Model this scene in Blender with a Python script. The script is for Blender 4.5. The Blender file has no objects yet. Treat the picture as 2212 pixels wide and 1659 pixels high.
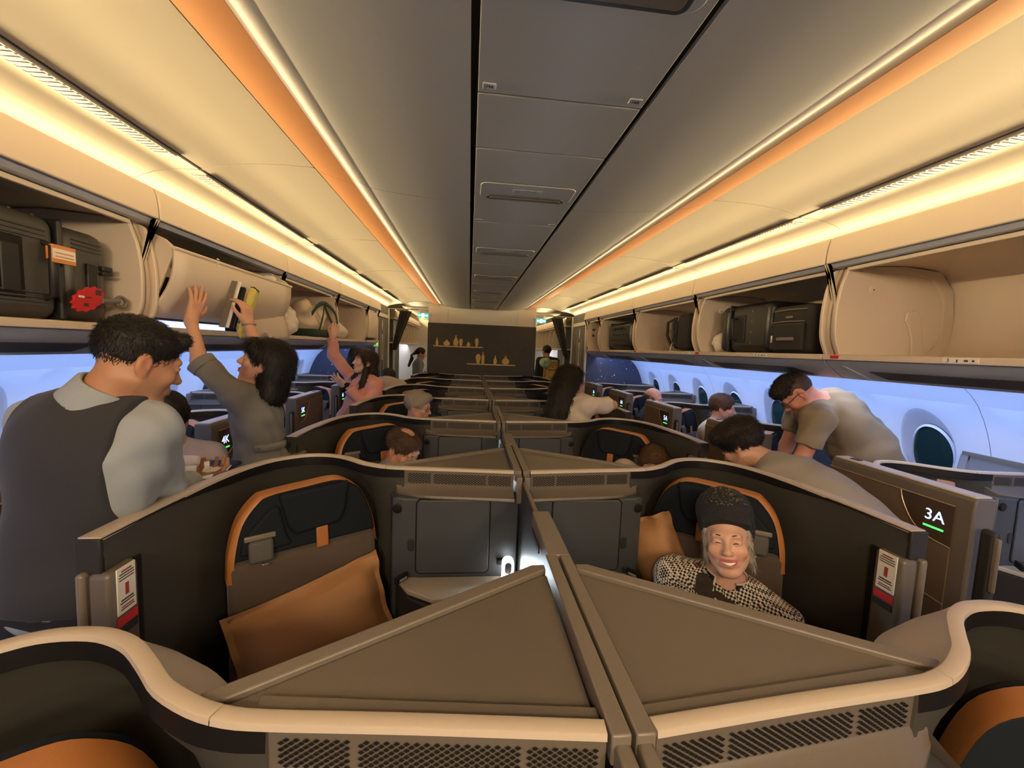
import bpy, bmesh, math, random
import numpy as np
from mathutils import Vector, Matrix, noise
random.seed(7); np.random.seed(7)
PI = math.pi
SC = bpy.context.scene
COL = SC.collection

# ------------------------------------------------------------------ camera
F_PX, YAW, PIT, ROLL = 882.6, 0.106734, -0.086706, 0.039689
CAM = Vector((-0.226, 0.0, 1.68))
def _axes():
    cy, sy, cp, sp = math.cos(YAW), math.sin(YAW), math.cos(PIT), math.sin(PIT)
    f = Vector((sy*cp, cy*cp, sp)); r = Vector((cy, -sy, 0)); u = r.cross(f)
    c, s = math.cos(ROLL), math.sin(ROLL)
    return c*r + s*u, -s*r + c*u, f
_r, _u, _f = _axes()
cam = bpy.data.cameras.new('camera'); camo = bpy.data.objects.new('camera', cam); COL.objects.link(camo)
cam.sensor_fit = 'HORIZONTAL'; cam.sensor_width = 36.0; cam.lens = F_PX/2212*36.0
cam.clip_start = 0.02; cam.clip_end = 60
camo.matrix_world = Matrix(((_r.x, _u.x, -_f.x, CAM.x), (_r.y, _u.y, -_f.y, CAM.y), (_r.z, _u.z, -_f.z, CAM.z), (0, 0, 0, 1)))
SC.camera = camo

# ------------------------------------------------------------------ world, exposure
w = bpy.data.worlds.new('world'); SC.world = w; w.use_nodes = True
w.node_tree.nodes['Background'].inputs[0].default_value = (0.9, 0.75, 0.55, 1)
w.node_tree.nodes['Background'].inputs[1].default_value = 0.0
SC.view_settings.view_transform = 'Standard'; SC.view_settings.look = 'None'
SC.view_settings.gamma = 1.0; SC.view_settings.use_curve_mapping = False
SC.view_settings.exposure = 0.9
SC.cycles.max_bounces = 8; SC.cycles.diffuse_bounces = 6; SC.cycles.glossy_bounces = 3
SC.cycles.transmission_bounces = 4; SC.cycles.sample_clamp_indirect = 6.0
SC.cycles.caustics_reflective = False; SC.cycles.caustics_refractive = False

# ------------------------------------------------------------------ lights: the cabin's own LED strips, then the added fill
def area(name, loc, rot, sx, sy, power, color, spread=180):
    l = bpy.data.lights.new(name, 'AREA'); l.shape = 'RECTANGLE'; l.size = sx; l.size_y = sy
    l.energy = power; l.color = color; l.spread = math.radians(spread)
    o = bpy.data.objects.new(name, l); COL.objects.link(o); o.location = loc; o.rotation_euler = rot
    o['kind'] = 'helper'
    return o
WARM = (1.0, 0.74, 0.38); WARM2 = (1.0, 0.74, 0.40); BLUE = (0.10, 0.32, 1.0); PALE = (0.78, 0.83, 1.0); COOL = (0.78, 0.90, 1.0)
Y0, Y1 = -3.0, 7.35
YL, YM = Y1 - Y0, (Y0 + Y1)/2
for s in (-1, 1):
    # ceiling cove above the orange trim: shines up and inboard
    area('cove_lamp', (s*0.779, YM, 2.3935), (0, math.radians(180 - s*70), 0), 0.010, YL, 3.2, WARM2)
    area('cove_lamp', (s*0.825, YM, 2.414), (0, math.radians(180 - s*15), 0), 0.02, YL, 2.6, WARM2)
    # cove behind the fascia of the overhead bins: one strip grazes inboard along the ceiling, one washes the cove itself
    area('cove_lamp', (s*1.600, YM, 2.308), (0, math.radians(180 - s*78), 0), 0.020, YL, 29, WARM, 48)
    area('cove_lamp', (s*1.622, YM, 2.300), (0, math.radians(180 - s*10), 0), 0.020, YL, 7, WARM)
    # blue wash behind the service panels, on the side walls
    area('wash_lamp', (s*1.88, 1.8, 1.640), (0, math.radians(-s*84), 0), 0.03, 9.4, 17, BLUE, 110)
    area('wash_lamp', (s*1.86, 1.8, 1.625), (0, math.radians(-s*50), 0), 0.03, 9.4, 14, PALE)
    # the cabin aft of the cross aisle
    area('cove_lamp', (s*1.600, 9.4, 2.306), (0, math.radians(180 - s*60), 0), 0.025, 3.6, 30, WARM)
    area('wash_lamp', (s*1.88, 9.9, 1.64), (0, math.radians(-s*65), 0), 0.03, 2.8, 7, PALE)

# added fill lamps behind the camera, lighting faces and seats from the front
for x in (-0.62, 0.62):
    for y in (-1.15, -2.2): area('fill_lamp', (x, y, 2.335), (math.radians(48), 0, 0), 0.34, 0.34, 18, (1.0, 0.78, 0.52))

# ------------------------------------------------------------------ materials
MATS = {}
def mat(name, col, rough=0.5, metal=0.0, bump=0.0, bscale=200.0, var=0.0, vscale=3.0, spec=0.5, emit=None, estr=0.0, trans=0.0, alpha=1.0, sheen=0.0, coat=0.0):
    m = bpy.data.materials.new(name); m.use_nodes = True; MATS[name] = m
    nt = m.node_tree; b = nt.nodes['Principled BSDF']
    b.inputs['Base Color'].default_value = (*col, 1); b.inputs['Roughness'].default_value = rough
    b.inputs['Metallic'].default_value = metal; b.inputs['Specular IOR Level'].default_value = spec
    if trans: b.inputs['Transmission Weight'].default_value = trans
    if alpha < 1: b.inputs['Alpha'].default_value = alpha
    if sheen: b.inputs['Sheen Weight'].default_value = sheen
    if coat: b.inputs['Coat Weight'].default_value = coat
    if emit:
        b.inputs['Emission Color'].default_value = (*emit, 1); b.inputs['Emission Strength'].default_value = estr
    if bump or var:
        tc = nt.nodes.new('ShaderNodeTexCoord')
    if bump:
        n = nt.nodes.new('ShaderNodeTexNoise'); n.inputs['Scale'].default_value = bscale; n.inputs['Detail'].default_value = 3
        nt.links.new(tc.outputs['Object'], n.inputs['Vector'])
        bp = nt.nodes.new('ShaderNodeBump'); bp.inputs['Strength'].default_value = bump; bp.inputs['Distance'].default_value = 0.002
        nt.links.new(n.outputs['Fac'], bp.inputs['Height']); nt.links.new(bp.outputs['Normal'], b.inputs['Normal'])
    if var:
        n2 = nt.nodes.new('ShaderNodeTexNoise'); n2.inputs['Scale'].default_value = vscale; n2.inputs['Detail'].default_value = 4
        nt.links.new(tc.outputs['Object'], n2.inputs['Vector'])
        mx = nt.nodes.new('ShaderNodeMix'); mx.data_type = 'RGBA'
        mx.inputs['A'].default_value = (*[c*(1-var) for c in col], 1); mx.inputs['B'].default_value = (*[min(1, c*(1+var)) for c in col], 1)
        nt.links.new(n2.outputs['Fac'], mx.inputs['Factor']); nt.links.new(mx.outputs['Result'], b.inputs['Base Color'])
    return m
def node_mat(name):
    m = bpy.data.materials.new(name); m.use_nodes = True; MATS[name] = m
    return m, m.node_tree, m.node_tree.nodes['Principled BSDF']

M = MATS
mat('lining_cream', (0.48, 0.44, 0.36), 0.5, bump=0.05, bscale=400)
mat('panel_white', (0.70, 0.64, 0.54), 0.5, bump=0.05, bscale=400)
mat('cove_white', (0.50, 0.45, 0.36), 0.55, bump=0.05, bscale=400)
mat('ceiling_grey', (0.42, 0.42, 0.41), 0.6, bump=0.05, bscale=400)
mat('gap_dark', (0.10, 0.095, 0.09), 0.6)
mat('trim_orange', (0.42, 0.185, 0.072), 0.45)
mat('bin_white', (0.64, 0.54, 0.42), 0.45, bump=0.04, bscale=300)
mat('bin_grey', (0.42, 0.45, 0.52), 0.22, bump=0.03, bscale=300)
mat('bin_dark', (0.045, 0.045, 0.05), 0.4)
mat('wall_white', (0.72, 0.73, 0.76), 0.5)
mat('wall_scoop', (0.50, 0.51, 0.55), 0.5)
mat('window_glass', (0.012, 0.03, 0.028), 0.12, spec=0.6)
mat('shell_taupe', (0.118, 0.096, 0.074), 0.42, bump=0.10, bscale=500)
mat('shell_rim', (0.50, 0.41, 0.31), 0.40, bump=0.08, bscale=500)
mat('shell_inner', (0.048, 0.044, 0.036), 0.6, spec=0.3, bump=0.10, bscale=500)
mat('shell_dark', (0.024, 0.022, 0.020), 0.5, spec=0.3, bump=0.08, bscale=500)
mat('shell_black', (0.008, 0.007, 0.007), 0.5, spec=0.2)
mat('cap_taupe', (0.155, 0.126, 0.096), 0.40, bump=0.08, bscale=500)
mat('cabinet', (0.050, 0.053, 0.058), 0.42, bump=0.12, bscale=600)
mat('console_top', (0.42, 0.36, 0.28), 0.35)
mat('door_brown', (0.14, 0.092, 0.060), 0.38, bump=0.10, bscale=500)
mat('sign_brown', (0.060, 0.034, 0.018), 0.3)
mat('line_gold', (0.52, 0.38, 0.24), 0.35, metal=0.5)
mat('seat_navy', (0.006, 0.009, 0.013), 0.75, spec=0.2, bump=0.2, bscale=350)
mat('seat_brown', (0.085, 0.062, 0.047), 0.9, spec=0.2, bump=0.35, bscale=900, sheen=0.2)
mat('leather_orange', (0.36, 0.135, 0.035), 0.45, bump=0.12, bscale=250)
mat('pillow_tan', (0.36, 0.175, 0.070), 0.7, bump=0.3, bscale=300)
mat('belt_grey', (0.07, 0.065, 0.06), 0.7, bump=0.3, bscale=500)
mat('metal', (0.5, 0.47, 0.43), 0.3, metal=0.9)
mat('white_card', (0.78, 0.74, 0.68), 0.6)
mat('ink', (0.05, 0.035, 0.03), 0.7)
mat('ink_red', (0.35, 0.05, 0.04), 0.7)
mat('tag_red', (0.55, 0.015, 0.02), 0.5)
mat('lamp_white', (0.9, 0.92, 0.95), 0.4, emit=(0.90, 0.96, 1.0), estr=3.0)
mat('lamp_lens', (0.05, 0.05, 0.05), 0.2)
mat('led_blue', (0.3, 0.35, 0.8), 0.4, emit=(0.35, 0.48, 1.0), estr=1.6)
mat('led_green', (0.1, 0.8, 0.15), 0.4, emit=(0.06, 0.85, 0.12), estr=1.3)
mat('exit_green', (0.02, 0.35, 0.28), 0.4, emit=(0.02, 0.36, 0.31), estr=0.9)
mat('exit_white', (0.9, 0.9, 0.9), 0.4, emit=(0.9, 1.0, 1.0), estr=1.0)
mat('lav_green', (0.1, 0.6, 0.1), 0.4, emit=(0.16, 0.75, 0.12), estr=0.9)
mat('carpet', (0.03, 0.028, 0.03), 0.9, bump=0.5, bscale=300)
mat('art_dark', (0.050, 0.043, 0.037), 0.65, bump=0.2, bscale=300)
mat('art_gold', (0.62, 0.40, 0.11), 0.5, var=0.35, vscale=150)
mat('curtain', (0.045, 0.040, 0.035), 0.85)
mat('lav_door', (0.085, 0.075, 0.066), 0.45, bump=0.06)
mat('galley_blue', (0.12, 0.14, 0.17), 0.45)
# star-printed partition: white specks printed on navy board
m, nt, b = node_mat('star_print')
tc = nt.nodes.new('ShaderNodeTexCoord'); v = nt.nodes.new('ShaderNodeTexVoronoi'); v.inputs['Scale'].default_value = 17
nt.links.new(tc.outputs['Object'], v.inputs['Vector'])
rmp = nt.nodes.new('ShaderNodeValToRGB'); rmp.color_ramp.elements[0].position = 0.10; rmp.color_ramp.elements[0].color = (0.75, 0.78, 0.85, 1)
rmp.color_ramp.elements[1].position = 0.17; rmp.color_ramp.elements[1].color = (0.045, 0.05, 0.085, 1)
v2 = nt.nodes.new('ShaderNodeTexNoise'); v2.inputs['Scale'].default_value = 9
nt.links.new(tc.outputs['Object'], v2.inputs['Vector'])
ad = nt.nodes.new('ShaderNodeMath'); ad.operation = 'MULTIPLY_ADD'; ad.inputs[1].default_value = 0.5; ad.inputs[2].default_value = -0.2
nt.links.new(v2.outputs['Fac'], ad.inputs[0]); su = nt.nodes.new('ShaderNodeMath'); su.operation = 'ADD'
nt.links.new(v.outputs['Distance'], su.inputs[0]); nt.links.new(ad.outputs[0], su.inputs[1])
nt.links.new(su.outputs[0], rmp.inputs['Fac']); nt.links.new(rmp.outputs['Color'], b.inputs['Base Color']); b.inputs['Roughness'].default_value = 0.5

# ------------------------------------------------------------------ mesh helpers
class MB:
    """collects shapes; build() links them as ONE mesh object"""
    def __init__(s): s.v = []; s.f = []; s.m = []
    def add(s, vs, fs, mi=0):
        o = len(s.v); s.v += [tuple(p) for p in vs]
        for f in fs: s.f.append(tuple(o + i for i in f)); s.m.append(mi)
        return s
    def box(s, c, d, mi=0, rot=None, taper=1.0):
        x, y, z = [k/2 for k in d]; vs = []
        for dz in (-1, 1):
            t = taper if dz > 0 else 1.0
            for dx, dy in ((-1, -1), (1, -1), (1, 1), (-1, 1)):
                p = Vector((dx*x*t, dy*y*t, dz*z))
                if rot is not None: p = rot @ p
                vs.append(p + Vector(c))
        return s.add(vs, [(0, 3, 2, 1), (4, 5, 6, 7), (0, 1, 5, 4), (1, 2, 6, 5), (2, 3, 7, 6), (3, 0, 4, 7)], mi)
    def prism(s, poly, h0, h1, mi=0, fn=None):
        """poly in (a,b), extruded h0..h1; fn maps (a,b,h) to a point"""
        fn = fn or (lambda a, b, h: (a, b, h))
        n = len(poly); vs = [fn(a, b, h0) for a, b in poly] + [fn(a, b, h1) for a, b in poly]
        fs = [tuple(range(n-1, -1, -1)), tuple(range(n, 2*n))] + [(i, (i+1) % n, n + (i+1) % n, n + i) for i in range(n)]
        return s.add(vs, fs, mi)
    def grid(s, rows, mi=0, closed=False, mrow=None):
        nr, nc = len(rows), len(rows[0]); vs = [p for r in rows for p in r]; o = len(s.v); s.v += [tuple(p) for p in vs]
        for i in range(nr - 1):
            for j in range(nc if closed else nc - 1):
                k = (j + 1) % nc
                s.f.append((o + i*nc + j, o + i*nc + k, o + (i+1)*nc + k, o + (i+1)*nc + j))
                s.m.append(mrow[j] if mrow else mi)
        return s
    def tube(s, pts, r, n=8, mi=0, cap=True):
        pts = [Vector(p) for p in pts]; rr = r if isinstance(r, (list, tuple)) else [r]*len(pts)
        rows = []; up = None
        for i, p in enumerate(pts):
            d = (pts[min(i+1, len(pts)-1)] - pts[max(i-1, 0)])
            if d.length < 1e-9: d = Vector((0, 0, 1))
            d.normalize()
            if up is None:
                up = Vector((0, 0, 1)) if abs(d.z) < 0.9 else Vector((1, 0, 0))
            a = d.cross(up); 
            if a.length < 1e-6: a = d.cross(Vector((0.3, 1, 0.2)))
            a.normalize(); b = a.cross(d).normalized(); up = b
            rows.append([p + (a*math.cos(t) + b*math.sin(t))*rr[i] for t in [2*PI*k/n for k in range(n)]])
        o = len(s.v); s.grid(rows, mi, closed=True)
        if cap:
            s.f.append(tuple(o + k for k in range(n-1, -1, -1))); s.m.append(mi)
            e = o + (len(pts)-1)*n; s.f.append(tuple(e + k for k in range(n))); s.m.append(mi)
        return s
    def lathe(s, prof, c, n=20, mi=0, axis='Z', rot=None):
        rows = []
        for r, h in prof:
            row = []
            for k in range(n):
                t = 2*PI*k/n; p = Vector((r*math.cos(t), r*math.sin(t), h))
                if axis == 'Y': p = Vector((p.x, p.z, p.y))
                if axis == 'X': p = Vector((p.z, p.x, p.y))
                if rot is not None: p = rot @ p
                row.append(p + Vector(c))
            rows.append(row)
        o = len(s.v); s.grid(rows, mi, closed=True)
        s.f.append(tuple(o + k for k in range(n))); s.m.append(mi)
        e = o + (len(prof)-1)*n; s.f.append(tuple(e + k for k in range(n))); s.m.append(mi)
        return s
    def mesh(s, name, mats, smooth=None, fn=None):
        me = bpy.data.meshes.new(name)
        vs = [fn(Vector(p)) for p in s.v] if fn else s.v
        me.from_pydata(vs, [], s.f); me.validate(verbose=False)
        for q in (mats if isinstance(mats, (list, tuple)) else [mats]): me.materials.append(M[q])
        if len(me.polygons) == len(s.m): me.polygons.foreach_set('material_index', s.m)
        bm = bmesh.new(); bm.from_mesh(me); bmesh.ops.remove_doubles(bm, verts=bm.verts, dist=1e-6)
        bmesh.ops.recalc_face_normals(bm, faces=bm.faces); bm.to_mesh(me); bm.free()
        if smooth is not None:
            for p in me.polygons: p.use_smooth = True
            if smooth < 179: me.set_sharp_from_angle(angle=math.radians(smooth))
        return me
    def build(s, name, mats, parent=None, smooth=None, bevel=0, seg=2, fn=None, loc=None):
        o = bpy.data.objects.new(name, s.mesh(name, mats, smooth if smooth is not None else (30 if bevel else None), fn)); COL.objects.link(o)
        if parent is not None: o.parent = parent
        if loc: o.location = loc
        if bevel:
            md = o.modifiers.new('bevel', 'BEVEL'); md.width = bevel; md.segments = seg; md.limit_method = 'ANGLE'; md.angle_limit = math.radians(40)
        return o
def empty(name, loc=(0, 0, 0), rz=0):
    o = bpy.data.objects.new(name, None); COL.objects.link(o); o.location = loc; o.rotation_euler = (0, 0, rz); o.empty_display_size = 0.05
    return o
def tag(o, label, cat, group=None, kind=None):
    o['label'] = label; o['category'] = cat
    if group: o['group'] = group
    if kind: o['kind'] = kind
    return o
def struct(o): o['kind'] = 'structure'; return o
def copy_tree(o, parent=None):
    c = o.copy(); COL.objects.link(c)
    if parent is not None: c.parent = parent
    for ch in o.children: copy_tree(ch, c)
    return c
def crom(pts, n=6):
    """Catmull-Rom through points"""
    P = [np.array(p, float) for p in pts]; P = [2*P[0]-P[1]] + P + [2*P[-1]-P[-2]]; out = []
    for i in range(1, len(P)-2):
        for k in range(n):
            t = k/n; a, b, c, d = P[i-1], P[i], P[i+1], P[i+2]
            out.append(0.5*((2*b) + (-a+c)*t + (2*a-5*b+4*c-d)*t*t + (-a+3*b-3*c+d)*t**3))
    out.append(P[-2]); return out
def rrect(w, h, r, n=5):
    """rounded rectangle outline centred on 0"""
    out = []
    for cx, cy, a0 in ((w/2-r, h/2-r, 0), (-w/2+r, h/2-r, 90), (-w/2+r, -h/2+r, 180), (w/2-r, -h/2+r, 270)):
        for k in range(n+1):
            a = math.radians(a0 + 90*k/n); out.append((cx + r*math.cos(a), cy + r*math.sin(a)))
    return out
def text_mesh(txt, size, depth=0.0006):
    cu = bpy.data.curves.new('lettering', 'FONT'); cu.body = txt; cu.size = size; cu.extrude = depth; cu.align_x = 'CENTER'; cu.align_y = 'CENTER'
    cu.resolution_u = 3
    o = bpy.data.objects.new('lettering', cu); me = bpy.data.meshes.new_from_object(o); bpy.data.objects.remove(o); bpy.data.curves.remove(cu)
    return me
def lettering(txt, size, matname, parent, mtx, name='lettering', depth=0.0006):
    me = text_mesh(txt, size, depth); me.materials.clear(); me.materials.append(M[matname])
    o = bpy.data.objects.new(name, me); COL.objects.link(o); o.parent = parent; o.matrix_local = mtx
    return o
def basis(x, y, z, o):
    """matrix with columns x,y,z and origin o"""
    return Matrix(((x[0], y[0], z[0], o[0]), (x[1], y[1], z[1], o[1]), (x[2], y[2], z[2], o[2]), (0, 0, 0, 1)))

# ================================================================== THE CABIN SHELL
JO = [-1.80, -0.55, 0.70, 1.95, 3.20, 4.45, 5.70, 6.95]        # joints of bins and lining panels
PX = lambda s: (lambda a, b, h: (s*a, h, b))                   # section (x,z) extruded along y
# floor
struct(MB().box((0, 4.0, -0.03), (5.6, 15.0, 0.06)).build('floor', 'carpet'))
# end walls (behind the camera, and far aft)
struct(MB().box((0, -3.05, 1.3), (5.6, 0.08, 2.8)).build('wall_front', 'panel_white'))
struct(MB().box((0, 11.4, 1.3), (5.6, 0.08, 2.8)).build('wall_back', 'panel_white'))
# ceiling: hidden skin that closes the top, with the lining panels as its children
ceil = struct(MB().box((0, 4.0, 2.62), (5.6, 15.0, 0.06)).build('ceiling', 'gap_dark'))
def cpanel(poly, y0, y1, s, matn, name='ceiling_panel', th=0.012, bev=0.004):
    """a lining panel: polyline section given as (x,z), thickened upwards"""
    up = [(x, z + th) for x, z in reversed(poly)]
    return MB().prism(poly + up, y0, y1, 0, PX(s)).build(name, matn, ceil, smooth=35)
# centre service panels
cs = [-0.45, 0.02, 1.151, 1.453, 2.273, 3.372, 4.436, 5.50, 6.45, 7.42]
for a, b_ in zip(cs, cs[1:]):
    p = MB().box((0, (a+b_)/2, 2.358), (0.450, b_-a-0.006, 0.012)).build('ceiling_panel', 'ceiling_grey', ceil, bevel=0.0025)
    if b_-a > 0.5:
        yb = b_ - 0.40 if b_ != 1.151 else 0.80
        # shallow scoop, speaker mesh and the long recessed lamp slot
        MB().prism(rrect(0.40, 0.17, 0.03), 0, 0.004, 0, lambda x, y, h, yy=yb: (x, yy-0.06+y, 2.3505-h)).build('scoop', 'ceiling_grey', p, bevel=0.002)
        MB().prism(rrect(0.345, 0.045 if b_ != 1.151 else 0.16, 0.022), 0, 0.004, 0, lambda x, y, h, yy=yb: (x, yy+y - (0.055 if yy == 0.80 else 0), 2.3460-h)).build('lamp_slot', 'bin_dark', p)
        MB().prism(rrect(0.318, 0.028 if b_ != 1.151 else 0.135, 0.013), 0, 0.003, 0, lambda x, y, h, yy=yb: (x, yy+y - (0.055 if yy == 0.80 else 0), 2.3420-h)).build('lamp_cover', 'cap_taupe', p, bevel=0.001)
        if b_ != 1.151:
            sg = MB()
            for i in range(14):
                for j in range(5): sg.box((-0.06+i*0.0092, yb-0.095+j*0.009, 2.3455), (0.006, 0.006, 0.002))
            g = sg.build('speaker_mesh', 'bin_grey', p); g['kind'] = 'stuff'
        for sx in (-1, 1):
            l = MB().prism(rrect(0.034, 0.024, 0.003), 0, 0.003, 0, lambda x, y, h, sx=sx, yy=b_: (sx*0.195 + x, yy-0.033+y, 2.352-h)).build('latch', 'bin_grey', p, bevel=0.001)
            if b_ < 2: lettering('093' if sx < 0 else '160', 0.014, 'ink', l, basis((1, 0, 0), (0, -1, 0), (0, 0, -1), (sx*0.195, b_-0.033, 2.3487)))
for s in (-1, 1):
    # inner grey panels, curling up into the cove
    sec = [(0.243, 2.352), (0.42, 2.357), (0.57, 2.368), (0.67, 2.379), (0.73, 2.394), (0.78, 2.420), (0.83, 2.455), (0.885, 2.468), (0.922, 2.448)]
    ys = [-3.0, -1.76, -0.51, 0.74, 1.99, 3.24, 4.49, 5.74, 7.42]
    sec2 = [tuple(q) for q in crom(sec, 4)]
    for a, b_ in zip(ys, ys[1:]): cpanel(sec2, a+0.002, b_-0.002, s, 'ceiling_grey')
    # orange trim under the cove
    sec = [(0.757, 2.379), (0.80, 2.3885), (0.86, 2.405), (0.912, 2.423)]
    for a, b_ in zip(JO[:-1], JO[1:-1] + [7.42]):
        tp = MB().prism(sec + [(x, z+(0.002 if x < 0.76 else 0.005)) for x, z in reversed(sec)], max(a, -3)+0.001, b_-0.001, 0, PX(s)).build('cove_trim', 'trim_orange', ceil, smooth=40)
    MB().prism(sec + [(x, z+(0.002 if x < 0.76 else 0.005)) for x, z in reversed(sec)], -3.0, JO[0]-0.001, 0, PX(s)).build('cove_trim', 'trim_orange', ceil, smooth=40)
    # outer ceiling panels and the cove panels over the bins
    sec = [(0.926, 2.434), (1.05, 2.435), (1.22, 2.425), (1.384, 2.392)]
    secc = [(1.398, 2.388), (1.47, 2.384), (1.55, 2.372), (1.62, 2.348), (1.672, 2.312), (1.70, 2.27)]
    sec, secc = [tuple(q) for q in crom(sec, 4)], [tuple(q) for q in crom(secc, 4)]
    MB().box((s*1.391, 2.2, 2.402), (0.016, 10.4, 0.012)).build('groove', 'gap_dark', ceil)
    MB().box((s*0.919, 2.2, 2.442), (0.018, 10.4, 0.012)).build('groove', 'gap_dark', ceil)
    for j in [-3.0] + JO[:-1]:
        a, b_ = j, ([x for x in JO if x > j][0] if j != 5.70 else 7.42)
        cpanel(sec, a+0.003, b_-0.003, s, 'lining_cream')
        cpanel(secc, a+0.003, b_-0.003, s, 'cove_white', 'cove_panel')
        # rib over the joint
        if a > 0:
            for q, nm in ((sec, 'ceiling_rib'), (secc, 'cove_rib')):
                MB().prism([(x, z-0.003) for x, z in q] + [(x, z+0.002) for x, z in reversed(q)], a-0.005, a+0.005, 0, PX(s)).build(nm, 'lining_cream', ceil, smooth=40)
        # air grille: frame and slanted slats
        if a > -1:
            g = MB(); g0, g1 = a+0.05, min(b_-0.13, 6.8)
            for xx in (1.402, 1.460): g.prism([(xx-0.002, 2.382), (xx+0.002, 2.382), (xx+0.002, 2.388), (xx-0.002, 2.388)], g0, g1, 0, PX(s))
            gr = g.build('air_grille', 'panel_white', ceil)
            MB().prism([(1.404, 2.3860), (1.458, 2.3830), (1.458, 2.3845), (1.404, 2.387)], g0, g1, 0, PX(s)).build('grille_slot', 'bin_grey', gr)
            n = int((g1-g0)/0.021)
            sl = MB().box((0, 0, 0), (0.054, 0.0120, 0.0045), rot=Matrix.Rotation(0.5, 3, 'X')).mesh('slat', 'panel_white')
            if a < 2:
                for i in range(n):
                    o = bpy.data.objects.new('slat', sl); COL.objects.link(o); o.parent = gr; o.location = (s*1.431, g0+0.012+i*0.021, 2.3825)
            else:
                mb = MB()
                for i in range(n): mb.box((s*1.431, g0+0.012+i*0.021, 2.3825), (0.054, 0.0120, 0.0045), rot=Matrix.Rotation(0.5, 3, 'X'))
                mb.build('slats', 'panel_white', gr)['kind'] = 'stuff'
# aft zone ceiling beyond the cross aisle and the soffit over the bulkhead
MB().box((0, 9.5, 2.36), (2.9, 3.8, 0.02)).build('ceiling_panel', 'panel_white', ceil)

# ------------------------------------------------------------------ side walls with window reveals
wsec = crom([(1.90, 1.674), (2.15, 1.655), (2.35, 1.60), (2.49, 1.50), (2.58, 1.36), (2.645, 1.18), (2.67, 0.98), (2.68, 0.75), (2.68, 0.45), (2.68, 0.2), (2.68, 0.0)], 8)
wsec = np.array(wsec); wl = np.concatenate([[0], np.cumsum(np.linalg.norm(np.diff(wsec, axis=0), axis=1))])
def wpt(t):
    return np.array([np.interp(t, wl, wsec[:, 0]), np.interp(t, wl, wsec[:, 1])])
t_of_z = lambda z: float(np.interp(-z, -wsec[:, 1], wl))
def wnorm(t):
    d = wpt(t+0.01) - wpt(t-0.01); n = np.array([-d[1], d[0]]); n /= np.linalg.norm(n)
    return n if n[0] > 0 else -n                                # outboard
WY = [0.33, 0.965, 1.60, 2.235, 2.87, 3.505, 4.14, 4.775, 5.41, 6.045]
TC, T0, T1 = t_of_z(1.13), 0.0, wl[-1]
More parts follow.
